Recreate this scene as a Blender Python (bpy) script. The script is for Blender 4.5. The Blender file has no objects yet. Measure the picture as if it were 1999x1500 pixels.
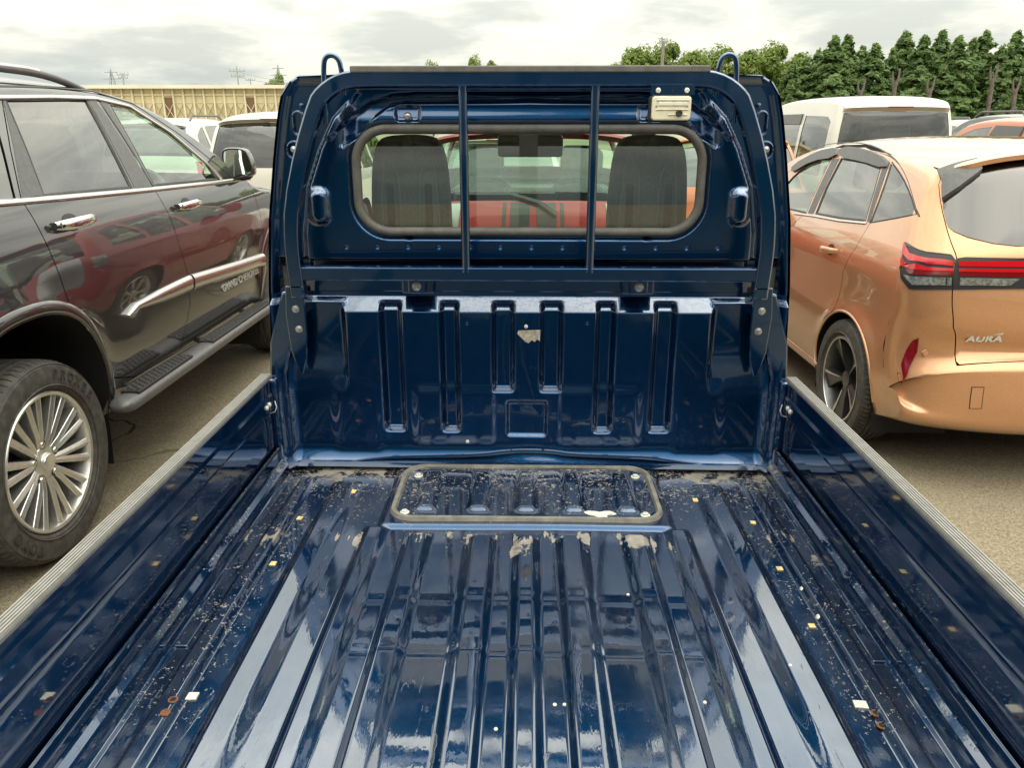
import bpy, bmesh, math, random
import numpy as np
from mathutils import Vector, Matrix
from mathutils.geometry import delaunay_2d_cdt
from math import sin, cos, tan, pi, radians, sqrt, atan, atan2

random.seed(7)
rng = np.random.default_rng(7)
scene = bpy.context.scene
COL = scene.collection

# ------------------------------------------------------------------ camera
PW, PH = 1999.0, 1500.0
FOC, HOR, VPX = 1500.0, 245.0, 1032.0
CAM = np.array([0.0, 0.0, 1.58])
PIT = atan((PH / 2 - HOR) / FOC)
YAW = atan((VPX - PW / 2) / FOC * cos(PIT))
cam_d = bpy.data.cameras.new('camera')
cam_d.sensor_width = 36.0
cam_d.lens = FOC / PW * 36.0
cam_d.clip_start = 0.05
cam_d.clip_end = 3000
cam = bpy.data.objects.new('camera', cam_d)
COL.objects.link(cam)
cam.location = CAM
cam.rotation_euler = (pi / 2 - PIT, 0, YAW)
scene.camera = cam

# ------------------------------------------------------------------ world: overcast sky
SUN_EL, SUN_AZ = radians(60), radians(152)       # azimuth clockwise from +Y
world = bpy.data.worlds.new('World')
scene.world = world
world.use_nodes = True
wt = world.node_tree
wt.nodes.clear()


def wn(kind, **kw):
    n = wt.nodes.new(kind)
    for k, v in kw.items():
        setattr(n, k, v)
    return n


def wl(a, b):
    wt.links.new(a, b)


def wmath(op, a, b=None, c=None, clamp=False):
    n = wn('ShaderNodeMath', operation=op, use_clamp=clamp)
    for i, v in enumerate((a, b, c)):
        if v is None:
            continue
        if hasattr(v, 'links'):
            wl(v, n.inputs[i])
        else:
            n.inputs[i].default_value = v
    return n.outputs[0]


def wmix(f, a, b):
    n = wn('ShaderNodeMix', data_type='RGBA')
    for s, v in ((n.inputs[0], f), (n.inputs[6], a), (n.inputs[7], b)):
        if hasattr(v, 'links'):
            wl(v, s)
        else:
            s.default_value = v
    return n.outputs[2]


wout = wn('ShaderNodeOutputWorld')
wbg = wn('ShaderNodeBackground')
wl(wbg.outputs[0], wout.inputs[0])
wbg.inputs[1].default_value = 0.1
sky = wn('ShaderNodeTexSky', sky_type='NISHITA')
sky.sun_disc = False
sky.sun_elevation = SUN_EL
sky.sun_rotation = SUN_AZ
tc = wn('ShaderNodeTexCoord')
sep = wn('ShaderNodeSeparateXYZ')
wl(tc.outputs['Generated'], sep.inputs[0])
zz = wmath('MAXIMUM', sep.outputs[2], 0.0)
# flat cloud deck: divide the direction by its height (plus an offset that bends the deck down to the horizon)
den = wmath('ADD', zz, 0.20)
cx = wmath('DIVIDE', sep.outputs[0], den)
cy = wmath('DIVIDE', sep.outputs[1], den)
comb = wn('ShaderNodeCombineXYZ')
wl(cx, comb.inputs[0])
wl(cy, comb.inputs[1])
wl(wmath('MULTIPLY', zz, 6.0), comb.inputs[2])
n1 = wn('ShaderNodeTexNoise')
n1.inputs['Scale'].default_value = 1.15
n1.inputs['Detail'].default_value = 7
n1.inputs['Roughness'].default_value = 0.52
n1.inputs['Distortion'].default_value = 0.25
wl(comb.outputs[0], n1.inputs['Vector'])
n2 = wn('ShaderNodeTexNoise')
n2.inputs['Scale'].default_value = 2.6
n2.inputs['Detail'].default_value = 5
n2.inputs['Roughness'].default_value = 0.55
wl(comb.outputs[0], n2.inputs['Vector'])
cl = wmath('ADD', wmath('MULTIPLY', n1.outputs[0], 0.72), wmath('MULTIPLY', n2.outputs[0], 0.28))
ramp = wn('ShaderNodeValToRGB')
ramp.color_ramp.interpolation = 'EASE'
e = ramp.color_ramp.elements
e[0].position = 0.43
e[0].color = (1, 1, 1, 1)
e[1].position = 0.57
e[1].color = (0, 0, 0, 1)
wl(cl, ramp.inputs[0])
# bright cream cloud / grey cloud bellies (values are for strength 0.1)
cloud = wmix(ramp.outputs[0], (6.9, 7.1, 6.4, 1), (10.6, 10.4, 8.9, 1))
# low band of blue-grey haze clouds near the horizon
n3 = wn('ShaderNodeTexNoise')
n3.inputs['Scale'].default_value = 9.0
n3.inputs['Detail'].default_value = 4
wl(tc.outputs['Generated'], n3.inputs['Vector'])
lowz = wmath('SUBTRACT', 1.0, wmath('DIVIDE', wmath('SUBTRACT', sep.outputs[2],
             wmath('MULTIPLY', wmath('SUBTRACT', n3.outputs[0], 0.5), 0.06)), 0.075), clamp=True)
lowz = wmath('MULTIPLY', wmath('SMOOTHSTEP' if False else 'POWER', lowz, 1.2), 0.85)
cloud = wmix(lowz, cloud, (4.2, 5.3, 5.7, 1))
# overcast luminance: the zenith is brighter than the horizon
lum = wmath('ADD', wmath('MULTIPLY', zz, 2.6), 0.90)
vm = wn('ShaderNodeVectorMath', operation='SCALE')
wl(cloud, vm.inputs[0])
wl(lum, vm.inputs['Scale'])
full = wmix(0.93, sky.outputs[0], vm.outputs[0])
wl(full, wbg.inputs[0])

sun_d = bpy.data.lights.new('sun', 'SUN')
sun_d.energy = 1.5
sun_d.angle = radians(75)
sun_d.color = (1.0, 0.95, 0.86)
sun = bpy.data.objects.new('sun', sun_d)
COL.objects.link(sun)
sun_dir = Vector((sin(SUN_AZ) * cos(SUN_EL), cos(SUN_AZ) * cos(SUN_EL), sin(SUN_EL)))
sun.rotation_euler = sun_dir.to_track_quat('Z', 'Y').to_euler()

vs = scene.view_settings
vs.view_transform = 'Standard'
vs.look = 'None'
vs.exposure = 0.0
vs.gamma = 1.0
vs.use_curve_mapping = False

cy_ = scene.cycles
cy_.max_bounces = 6
cy_.diffuse_bounces = 2
cy_.glossy_bounces = 3
cy_.transmission_bounces = 2
cy_.transparent_max_bounces = 12
cy_.caustics_reflective = False
cy_.caustics_refractive = False
world.cycles.sampling_method = 'MANUAL'
world.cycles.sample_map_resolution = 256

# ------------------------------------------------------------------ photo pixel -> world
_fw = np.array([-sin(YAW) * cos(PIT), cos(YAW) * cos(PIT), -sin(PIT)])
_rt = np.array([cos(YAW), sin(YAW), 0.0])
_up = np.cross(_rt, _fw)


def ray(x, y):
    return _fw + _rt * (x - PW / 2) / FOC - _up * (y - PH / 2) / FOC


def onY(x, y, Y):
    d = ray(x, y)
    return CAM + d * (Y - CAM[1]) / d[1]


def onZ(x, y, Z):
    d = ray(x, y)
    return CAM + d * (Z - CAM[2]) / d[2]


def project(P):
    v = np.asarray(P, float) - CAM
    z = v @ _fw
    return np.stack([PW / 2 + FOC * (v @ _rt) / z, PH / 2 - FOC * (v @ _up) / z], -1)


# ------------------------------------------------------------------ materials
MATS = {}


class NT:
    """small helper round a material's node tree"""
    def __init__(self, name):
        self.m = bpy.data.materials.new(name)
        self.m.use_nodes = True
        self.t = self.m.node_tree
        self.t.nodes.clear()
        self.out = self.n('ShaderNodeOutputMaterial')
        MATS[name] = self.m

    def n(self, kind, **kw):
        nd = self.t.nodes.new(kind)
        for k, v in kw.items():
            setattr(nd, k, v)
        return nd

    def set(self, sock, v):
        if hasattr(v, 'links'):
            self.t.links.new(v, sock)
        elif isinstance(v, (tuple, list)) and len(v) == 3 and sock.type == 'RGBA':
            sock.default_value = (*v, 1)
        else:
            sock.default_value = v

    def math(self, op, a, b=None, c=None, clamp=False):
        nd = self.n('ShaderNodeMath', operation=op, use_clamp=clamp)
        for i, v in enumerate((a, b, c)):
            if v is not None:
                self.set(nd.inputs[i], v)
        return nd.outputs[0]

    def mix(self, f, a, b):
        nd = self.n('ShaderNodeMix', data_type='RGBA')
        self.set(nd.inputs[0], f)
        self.set(nd.inputs[6], a)
        self.set(nd.inputs[7], b)
        return nd.outputs[2]

    def coord(self, kind='Object'):
        return self.n('ShaderNodeTexCoord').outputs[kind]

    def sep(self, v):
        nd = self.n('ShaderNodeSeparateXYZ')
        self.set(nd.inputs[0], v)
        return nd.outputs

    def noise(self, vec, scale, detail=3, rough=0.5, dist=0.0):
        nd = self.n('ShaderNodeTexNoise')
        self.set(nd.inputs['Vector'], vec)
        nd.inputs['Scale'].default_value = scale
        nd.inputs['Detail'].default_value = detail
        nd.inputs['Roughness'].default_value = rough
        nd.inputs['Distortion'].default_value = dist
        return nd.outputs[0]

    def voro(self, vec, scale, feature='F1'):
        nd = self.n('ShaderNodeTexVoronoi', feature=feature)
        self.set(nd.inputs['Vector'], vec)
        nd.inputs['Scale'].default_value = scale
        return nd.outputs

    def scale(self, vec, s):
        nd = self.n('ShaderNodeMapping')
        self.set(nd.inputs['Vector'], vec)
        nd.inputs['Scale'].default_value = s
        return nd.outputs[0]

    def step(self, v, lo, hi):
        nd = self.n('ShaderNodeMapRange', interpolation_type='SMOOTHSTEP')
        self.set(nd.inputs[0], v)
        self.set(nd.inputs[1], lo)
        self.set(nd.inputs[2], hi)
        return nd.outputs[0]

    def bump(self, h, strength=0.2, dist=0.01, normal=None):
        nd = self.n('ShaderNodeBump')
        nd.inputs['Strength'].default_value = strength
        nd.inputs['Distance'].default_value = dist
        self.set(nd.inputs['Height'], h)
        if normal is not None:
            self.set(nd.inputs['Normal'], normal)
        return nd.outputs[0]

    def bsdf(self, base, rough=0.5, metal=0.0, normal=None, **kw):
        nd = self.n('ShaderNodeBsdfPrincipled')
        self.set(nd.inputs['Base Color'], base)
        self.set(nd.inputs['Roughness'], rough)
        self.set(nd.inputs['Metallic'], metal)
        if normal is not None:
            self.set(nd.inputs['Normal'], normal)
        for k, v in kw.items():
            self.set(nd.inputs[k.replace('_', ' ')], v)
        return nd.outputs[0]

    def shmix(self, f, a, b):
        nd = self.n('ShaderNodeMixShader')
        self.set(nd.inputs[0], f)
        self.set(nd.inputs[1], a)
        self.set(nd.inputs[2], b)
        return nd.outputs[0]

    def fres(self, lo, hi, power, normal=None):
        """reflectance rising from lo (head on) to hi (grazing)"""
        lw = self.n('ShaderNodeLayerWeight')
        lw.inputs[0].default_value = 0.5
        if normal is not None:
            self.set(lw.inputs['Normal'], normal)
        p = self.math('POWER', lw.outputs['Facing'], power)
        return self.math('MULTIPLY_ADD', p, hi - lo, lo)

    def gloss(self, col=(1, 1, 1), rough=0.02, normal=None):
        nd = self.n('ShaderNodeBsdfGlossy')
        self.set(nd.inputs['Color'], col)
        self.set(nd.inputs['Roughness'], rough)
        if normal is not None:
            self.set(nd.inputs['Normal'], normal)
        return nd.outputs[0]

    def done(self, sh):
        self.t.links.new(sh, self.out.inputs[0])
        return self.m


def simple(name, base, rough=0.5, metal=0.0, nscale=None, namt=0.25, bump=None, **kw):
    t = NT(name)
    co = t.coord()
    col = base
    nrm = None
    if nscale:
        nz = t.noise(co, nscale, 5, 0.6)
        dark = tuple(c * (1 - namt) for c in base)
        lite = tuple(min(1, c * (1 + namt)) for c in base)
        col = t.mix(t.step(nz, 0.3, 0.7), dark, lite)
    if bump:
        nrm = t.bump(t.noise(co, bump[0], 4, 0.6), bump[1], bump[2])
    return t.done(t.bsdf(col, rough, metal, nrm, **kw))


def car_paint(name, base, metal=0.5, rough=0.35, lo=0.045, power=2.6, dust=0.12, flake=True, hi=0.95, clear=0.015):
    t = NT(name)
    co = t.coord()
    nrm = t.bump(t.noise(co, 5.0, 2, 0.5), 0.012, 0.02)
    dirt = t.math('MULTIPLY', t.step(t.noise(co, 3.0, 6, 0.65), 0.45, 0.8), dust)
    dz = t.sep(co)[2]
    low = t.math('MULTIPLY', t.step(dz, 0.75, 0.2), dust * 1.5)
    dirt = t.math('ADD', dirt, low, clamp=True)
    b = base
    if flake:
        fl = t.voro(co, 900.0)[1]
        fs = t.n('ShaderNodeSeparateColor')
        t.set(fs.inputs[0], fl)
        b = t.mix(t.math('MULTIPLY', fs.outputs[0], 0.5), tuple(c * 0.75 for c in base), tuple(min(1, c * 1.3) for c in base))
    col = t.mix(dirt, b, (0.30, 0.27, 0.22))
    base_sh = t.bsdf(col, rough, metal)
    f = t.math('MULTIPLY', t.fres(lo, hi, power, nrm), t.math('SUBTRACT', 1.0, dirt))
    return t.done(t.shmix(f, base_sh, t.gloss((1, 1, 1), clear, nrm)))


def glass(name, tint, lo=0.05, power=4.0, dust=0.03):
    t = NT(name)
    tr = t.n('ShaderNodeBsdfTransparent')
    t.set(tr.inputs[0], tint)
    co = t.coord()
    d = t.bsdf((0.45, 0.43, 0.38), 0.9)
    f = t.math('MULTIPLY', t.step(t.noise(co, 14, 5, 0.7), 0.4, 0.8), dust)
    nrm = t.bump(t.noise(co, 3.0, 1, 0.5), 0.01, 0.02)
    base = t.shmix(f, tr.outputs[0], d)
    return t.done(t.shmix(t.fres(lo, 0.95, power, nrm), base, t.gloss((1, 1, 1), 0.004, nrm)))


# ------------------------------------------------------------------ object helpers
WORLD_MODELLED = set()       # things whose parts are modelled in world coordinates


def link(o, parent=None):
    COL.objects.link(o)
    if parent is not None:
        o.parent = parent
        if parent.name in WORLD_MODELLED:
            o.matrix_parent_inverse = Matrix.Translation(-parent.location)
    return o


def mesh(name, V, Fc, mat, parent=None, smooth=True, angle=None):
    me = bpy.data.meshes.new(name)
    me.from_pydata([tuple(map(float, v)) for v in V], [], [tuple(map(int, f)) for f in Fc])
    me.update()
    if smooth:
        me.shade_smooth()
        if angle is not None:
            try:
                me.set_sharp_from_angle(angle=radians(angle))
            except Exception:
                pass
    o = bpy.data.objects.new(name, me)
    me.materials.append(MATS[mat] if isinstance(mat, str) else mat)
    return link(o, parent)


def set_normals(o, N):
    N = np.asarray(N, float)
    N = N / (np.linalg.norm(N, axis=1)[:, None] + 1e-12)
    o.data.normals_split_custom_set_from_vertices([tuple(map(float, n)) for n in N])
    return o


def bevel(o, w=0.004, seg=2, ang=35):
    m = o.modifiers.new('bevel', 'BEVEL')
    m.width = w
    m.segments = seg
    m.limit_method = 'ANGLE'
    m.angle_limit = radians(ang)
    m.harden_normals = False
    return o


def thing(name, label, cat, loc=(0, 0, 0), group=None, rz=0.0, world=False):
    o = bpy.data.objects.new(name, None)
    o.empty_display_size = 0.2
    link(o)
    o.location = loc
    o.rotation_euler = (0, 0, rz)
    tag(o, label, cat, group)
    if world:
        WORLD_MODELLED.add(o.name)
    return o


def tag(o, label=None, cat=None, group=None, kind=None):
    if label:
        o['label'] = label
    if cat:
        o['category'] = cat
    if group:
        o['group'] = group
    if kind:
        o['kind'] = kind
    return o


def copy_tree(o, parent=None):
    c = o.copy()
    COL.objects.link(c)
    c.parent = parent
    for ch in list(o.children):
        copy_tree(ch, c)
    return c


class MB:
    """collects shapes into one mesh"""
    def __init__(self):
        self.v = []
        self.f = []

    def add(self, V, Fc):
        n = len(self.v)
        self.v += [tuple(map(float, p)) for p in V]
        self.f += [tuple(int(i) + n for i in f) for f in Fc]
        return self

    def box(self, x0, x1, y0, y1, z0, z1):
        V = [(x, y, z) for z in (z0, z1) for y in (y0, y1) for x in (x0, x1)]
        return self.add(V, [(0, 2, 3, 1), (4, 5, 7, 6), (0, 1, 5, 4), (2, 6, 7, 3), (0, 4, 6, 2), (1, 3, 7, 5)])

    def obox(self, c, s, R):
        """box of size s at c turned by matrix R"""
        V = []
        for z in (-.5, .5):
            for y in (-.5, .5):
                for x in (-.5, .5):
                    p = R @ Vector((x * s[0], y * s[1], z * s[2]))
                    V.append((c[0] + p.x, c[1] + p.y, c[2] + p.z))
        return self.add(V, [(0, 2, 3, 1), (4, 5, 7, 6), (0, 1, 5, 4), (2, 6, 7, 3), (0, 4, 6, 2), (1, 3, 7, 5)])

    def tube(self, path, r, n=8, closed=False):
        P = [Vector(p) for p in path]
        m = len(P)
        rr = r if hasattr(r, '__len__') else [r] * m
        V = []
        ref = None
        for i, p in enumerate(P):
            if closed:
                d = P[(i + 1) % m] - P[i - 1]
            else:
                d = P[min(i + 1, m - 1)] - P[max(i - 1, 0)]
            d.normalize()
            if ref is None:
                ref = Vector((0, 0, 1)) if abs(d.z) < 0.9 else Vector((1, 0, 0))
            a = d.cross(ref).normalized()
            b = a.cross(d).normalized()
            ref = b
            for k in range(n):
                th = 2 * pi * k / n
                V.append(p + a * (rr[i] * cos(th)) + b * (rr[i] * sin(th)))
        Fc = []
        for i in range(m if closed else m - 1):
            for k in range(n):
                i2 = (i + 1) % m
                Fc.append((i * n + k, i * n + (k + 1) % n, i2 * n + (k + 1) % n, i2 * n + k))
        if not closed:
            Fc.append(tuple(range(n - 1, -1, -1)))
            Fc.append(tuple((m - 1) * n + k for k in range(n)))
        return self.add(V, Fc)

    def sweepxz(self, path, w, y0, y1, closed=False):
        """rectangular bar following path in the x-z plane, width w, from y0 to y1"""
        m = len(path)
        P = [np.array(p, float) for p in path]
        V = []
        for i in range(m):
            a = P[i] - P[i - 1] if (i > 0 or closed) else None
            b = P[(i + 1) % m] - P[i] if (i < m - 1 or closed) else None
            if a is None:
                a = b
            if b is None:
                b = a
            a = a / np.linalg.norm(a)
            b = b / np.linalg.norm(b)
            na = np.array([-a[1], a[0]])
            nb = np.array([-b[1], b[0]])
            nn = na + nb
            nn = nn / np.linalg.norm(nn)
            k = w / 2 / max(0.3, nn @ na)
            for s, yy in ((1, y0), (1, y1), (-1, y1), (-1, y0)):
                q = P[i] + nn * k * s
                V.append((q[0], yy, q[1]))
        Fc = []
        for i in range(m if closed else m - 1):
            j = (i + 1) % m
            for k in range(4):
                Fc.append((i * 4 + k, i * 4 + (k + 1) % 4, j * 4 + (k + 1) % 4, j * 4 + k))
        if not closed:
            Fc.append((3, 2, 1, 0))
            Fc.append(tuple((m - 1) * 4 + k for k in range(4)))
        return self.add(V, Fc)

    def lathe(self, prof, origin=(0, 0, 0), axis='X', n=32, closed=False):
        """prof: list of (radius, along)"""
        V = []
        for k in range(n):
            th = 2 * pi * k / n
            for r, h in prof:
                if axis == 'X':
                    p = (h, r * cos(th), r * sin(th))
                elif axis == 'Y':
                    p = (r * cos(th), h, r * sin(th))
                else:
                    p = (r * cos(th), r * sin(th), h)
                V.append((p[0] + origin[0], p[1] + origin[1], p[2] + origin[2]))
        m = len(prof)
        Fc = []
        for k in range(n):
            k2 = (k + 1) % n
            for i in range(m if closed else m - 1):
                j = (i + 1) % m
                Fc.append((k * m + i, k2 * m + i, k2 * m + j, k * m + j))
        return self.add(V, Fc)

    def prism(self, poly, f0, f1):
        """poly: 2-D outline; f0/f1 map (a,b) -> 3-D for the two caps"""
        n = len(poly)
        V = [f0(*p) for p in poly] + [f1(*p) for p in poly]
        Fc = [tuple(range(n - 1, -1, -1)), tuple(range(n, 2 * n))]
        for i in range(n):
            j = (i + 1) % n
            Fc.append((i, j, n + j, n + i))
        return self.add(V, Fc)

    def build(self, name, mat, parent=None, smooth=False, angle=40, bev=None):
        o = mesh(name, self.v, self.f, mat, parent, smooth=smooth, angle=angle if smooth else None)
        me = o.data
        bm = bmesh.new()
        bm.from_mesh(me)
        bmesh.ops.recalc_face_normals(bm, faces=bm.faces)
        bm.to_mesh(me)
        bm.free()
        if smooth:
            me.shade_smooth()
            me.set_sharp_from_angle(angle=radians(angle))
        if bev:
            bevel(o, bev)
        return o


def rrect(x0, x1, z0, z1, r, n=6):
    P = []
    for cx, cz, a0 in ((x1 - r, z1 - r, 0), (x0 + r, z1 - r, 90), (x0 + r, z0 + r, 180), (x1 - r, z0 + r, 270)):
        for i in range(n + 1):
            a = radians(a0 + 90 * i / n)
            P.append((cx + r * cos(a), cz + r * sin(a)))
    return P


def sstep(x, a, b):
    t = np.clip((np.asarray(x, float) - a) / (b - a), 0, 1)
    return t * t * (3 - 2 * t)


def in_poly(P, poly):
    P = np.asarray(P, float)
    poly = np.asarray(poly, float)
    x, y = P[:, 0], P[:, 1]
    inside = np.zeros(len(P), bool)
    n = len(poly)
    j = n - 1
    for i in range(n):
        xi, yi = poly[i]
        xj, yj = poly[j]
        c = ((yi > y) != (yj > y))
        with np.errstate(divide='ignore', invalid='ignore'):
            xx = (xj - xi) * (y - yi) / (yj - yi if yj != yi else 1e-12) + xi
        inside ^= c & (x < xx)
        j = i
    return inside


def resample(poly, h, closed=True):
    P = [np.array(p, float) for p in poly]
    out = []
    n = len(P)
    for i in range(n if closed else n - 1):
        a, b = P[i], P[(i + 1) % n]
        k = max(1, int(math.ceil(np.linalg.norm(b - a) / h)))
        for s in range(k):
            out.append(a + (b - a) * s / k)
    if not closed:
        out.append(P[-1])
    return np.array(out)


def smooth_poly(poly, it=2, closed=True, keep=()):
    """Chaikin corner cutting; indices in keep stay sharp"""
    P = [(np.array(p, float), i in keep) for i, p in enumerate(poly)]
    for _ in range(it):
        Q = []
        n = len(P)
        for i in range(n):
            p, k = P[i]
            if k or (not closed and i in (0, n - 1)):
                Q.append((p, True))
                continue
            a = P[i - 1][0]
            b = P[(i + 1) % n][0]
            Q.append((p + (a - p) * 0.25, False))
            Q.append((p + (b - p) * 0.25, False))
        P = Q
    return [p for p, _ in P]


def seg_dist(P, poly, closed=True):
    P = np.asarray(P, float)
    d = np.full(len(P), 1e9)
    n = len(poly)
    for i in range(n if closed else n - 1):
        a = np.asarray(poly[i], float)
        b = np.asarray(poly[(i + 1) % n], float)
        ab = b - a
        L = ab @ ab
        if L < 1e-14:
            continue
        t = np.clip(((P - a) @ ab) / L, 0, 1)
        q = a + t[:, None] * ab
        d = np.minimum(d, np.hypot(*(P - q).T))
    return d


def offset_poly(poly, d):
    """move a closed outline inwards by d (outwards when d < 0)"""
    P = np.asarray(poly, float)
    n = len(P)
    area = 0.5 * sum(P[i - 1][0] * P[i][1] - P[i][0] * P[i - 1][1] for i in range(n))
    s = 1 if area > 0 else -1
    out = []
    for i in range(n):
        a = P[i] - P[i - 1]
        b = P[(i + 1) % n] - P[i]
        la, lb = np.linalg.norm(a), np.linalg.norm(b)
        if la < 1e-9 or lb < 1e-9:
            out.append(P[i])
            continue
        na = np.array([-a[1], a[0]]) / la * s
        nb = np.array([-b[1], b[0]]) / lb * s
        nn = na + nb
        L = np.linalg.norm(nn)
        if L < 1e-6:
            out.append(P[i] + na * d)
            continue
        nn = nn / L
        out.append(P[i] + nn * d / max(0.4, nn @ na))
    return np.array(out)


def tri_poly(outer, holes=(), h=0.04, bh=None, aspect=1.0):
    """fill an outline (with holes) with an even triangle mesh; returns points, triangles"""
    bh = bh or h
    loops = [resample(outer, bh)] + [resample(q, bh) for q in holes]
    V = []
    E = []
    for L in loops:
        n0 = len(V)
        n = len(L)
        V += [tuple(p) for p in L]
        E += [(n0 + i, n0 + (i + 1) % n) for i in range(n)]
    lo = loops[0].min(0)
    hi = loops[0].max(0)
    gx = np.arange(lo[0] + h * .5, hi[0], h)
    gy = np.arange(lo[1] + h * .5, hi[1], h * aspect)
    if len(gx) and len(gy):
        G = np.stack(np.meshgrid(gx, gy), -1).reshape(-1, 2)
        m = in_poly(G, loops[0])
        for L in loops[1:]:
            m &= ~in_poly(G, L)
        G = G[m]
        if len(G):
            d = np.full(len(G), 1e9)
            for L in loops:
                d = np.minimum(d, seg_dist(G, L))
            G = G[d > 0.35 * h]
            V += [tuple(p) for p in G]
    vo, eo, fo, *_ = delaunay_2d_cdt([Vector(p) for p in V], E, [], 0, 1e-7)
    VO = np.array([(p.x, p.y) for p in vo])
    FO = np.array([f for f in fo if len(f) == 3])
    c = VO[FO].mean(1)
    m = in_poly(c, loops[0])
    for L in loops[1:]:
        m &= ~in_poly(c, L)
    return VO, FO[m]


def text_mesh(name, body, size, mat, parent, M, extrude=0.002, bold=0.0, shear=0.0, spacing=1.0):
    cu = bpy.data.curves.new(name, 'FONT')
    cu.body = body
    cu.size = size
    cu.extrude = extrude
    cu.offset = bold
    cu.shear = shear
    cu.space_character = spacing
    cu.align_x = 'CENTER'
    cu.align_y = 'CENTER'
    tmp = bpy.data.objects.new(name, cu)
    COL.objects.link(tmp)
    dg = bpy.context.evaluated_depsgraph_get()
    me = bpy.data.meshes.new_from_object(tmp.evaluated_get(dg))
    bpy.data.objects.remove(tmp)
    bpy.data.curves.remove(cu)
    me.transform(M)
    me.materials.clear()
    me.materials.append(MATS[mat])
    me.name = name
    o = bpy.data.objects.new(name, me)
    return link(o, parent)

# ================================================================== materials
def bed_paint_mat(name, dirty=1.0):
    t = NT(name)
    co = t.coord()
    X, Y, Z = t.sep(co)
    ax = t.math('ABSOLUTE', X)
    front = t.step(Y, 1.05, 2.0)
    edge = t.math('MULTIPLY', t.step(ax, 0.48, 0.56), t.step(Y, 0.5, 1.2))
    edge = t.math('MAXIMUM', edge, t.math('MULTIPLY', t.step(ax, 0.48, 0.56), 0.55))
    amt = t.math('MAXIMUM', t.math('POWER', front, 1.6), t.math('MULTIPLY', edge, 0.80))
    # the sitting dirt keeps to upward faces
    up = t.sep(t.n('ShaderNodeNewGeometry').outputs['Normal'])[2]
    upm = t.step(up, 0.35, 0.85)
    s1 = t.math('ADD', t.math('MULTIPLY', t.noise(co, 105.0, 2, 0.5), 0.6), t.math('MULTIPLY', t.noise(co, 300.0, 1, 0.5), 0.4))
    s1b = t.noise(co, 9.0, 4, 0.6)
    thr = t.math('SUBTRACT', 0.77, t.math('MULTIPLY', amt, t.math('MULTIPLY_ADD', s1b, 0.36, 0.03)))
    speck = t.step(s1, thr, t.math('ADD', thr, 0.035))
    v = t.voro(t.scale(co, (1, 0.6, 1)), 85.0)
    vd = v[0]
    fl = t.math('MULTIPLY', t.step(vd, 0.30, 0.20), t.step(t.noise(co, 33.0, 2, 0.5), t.math('SUBTRACT', 0.80, t.math('MULTIPLY', amt, 0.24)), t.math('SUBTRACT', 0.84, t.math('MULTIPLY', amt, 0.24))))
    # mud pushed into the front corners and below the hatch
    mud_n = t.noise(co, 13.0, 7, 0.68, 0.6)
    f2 = t.math('MULTIPLY', t.step(Y, 1.74, 1.97), t.step(ax, 0.32, 0.42))
    f3 = t.math('MULTIPLY', t.math('MULTIPLY', t.step(Y, 1.40, 1.62), t.step(Y, 1.68, 1.62)), t.step(t.noise(t.scale(co, (1, 0.12, 1)), 26.0, 3, 0.6), 0.42, 0.62))
    mthr = t.math('SUBTRACT', 0.78, t.math('ADD', t.math('MULTIPLY', f2, 0.34), t.math('MULTIPLY', f3, 0.42)))
    mud = t.step(mud_n, mthr, t.math('ADD', mthr, 0.09))
    film = t.math('MULTIPLY', t.step(t.noise(t.scale(co, (1, 0.35, 1)), 7.0, 6, 0.7), 0.36, 0.75), 0.27)
    scr_n = t.noise(t.scale(co, (60, 9, 60)), 1.0, 4, 0.6, 1.5)
    scr = t.math('MULTIPLY', t.step(scr_n, 0.66, 0.70), 0.34)
    smear = t.math('MULTIPLY', t.step(t.noise(t.scale(co, (1, 0.22, 1)), 24.0, 6, 0.7, 0.8), 0.47, 0.72), t.math('MULTIPLY', t.math('MAXIMUM', t.math('MULTIPLY', edge, 0.55), t.math('POWER', front, 2.0)), 0.55))
    d = t.math('MAXIMUM', t.math('MAXIMUM', t.math('MAXIMUM', speck, t.math('MULTIPLY', fl, 0.55)), mud), smear)
    d = t.math('MULTIPLY', t.math('MAXIMUM', t.math('MULTIPLY', d, 0.85), t.math('MAXIMUM', film, scr)), upm)
    d = t.math('MULTIPLY', d, dirty, clamp=True)
    nrm = t.bump(t.noise(co, 7.0, 2, 0.5), 0.02, 0.02)
    nrm = t.bump(d, 0.35, 0.0015, nrm)
    flk = t.voro(co, 1400.0)[1]
    fs = t.n('ShaderNodeSeparateColor')
    t.set(fs.inputs[0], flk)
    blue = t.mix(fs.outputs[0], (0.003, 0.034, 0.100), (0.007, 0.066, 0.185))
    dcol = t.mix(t.noise(co, 50, 3, 0.6), (0.22, 0.195, 0.16), (0.56, 0.52, 0.45))
    flake = t.gloss(blue, 0.32, nrm)
    blue_d = t.n('ShaderNodeBsdfDiffuse')
    t.set(blue_d.inputs[0], t.mix(d, (0.002, 0.012, 0.040), dcol))
    base = t.shmix(t.math('MULTIPLY_ADD', d, 0.91, 0.09, clamp=True), flake, blue_d.outputs[0])
    f = t.math('MINIMUM', t.fres(0.010, 0.78, 1.18, nrm), 0.25)
    f = t.math('MULTIPLY', f, t.math('SUBTRACT', 1.0, d))
    rough = t.math('MULTIPLY_ADD', t.step(t.noise(co, 11.0, 5, 0.65), 0.38, 0.75), 0.10, 0.018)
    t.done(t.shmix(f, base, t.gloss((1, 1, 1), rough, nrm)))


bed_paint_mat('bed_paint', 1.0)
bed_paint_mat('truck_paint', 0.12)

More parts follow.
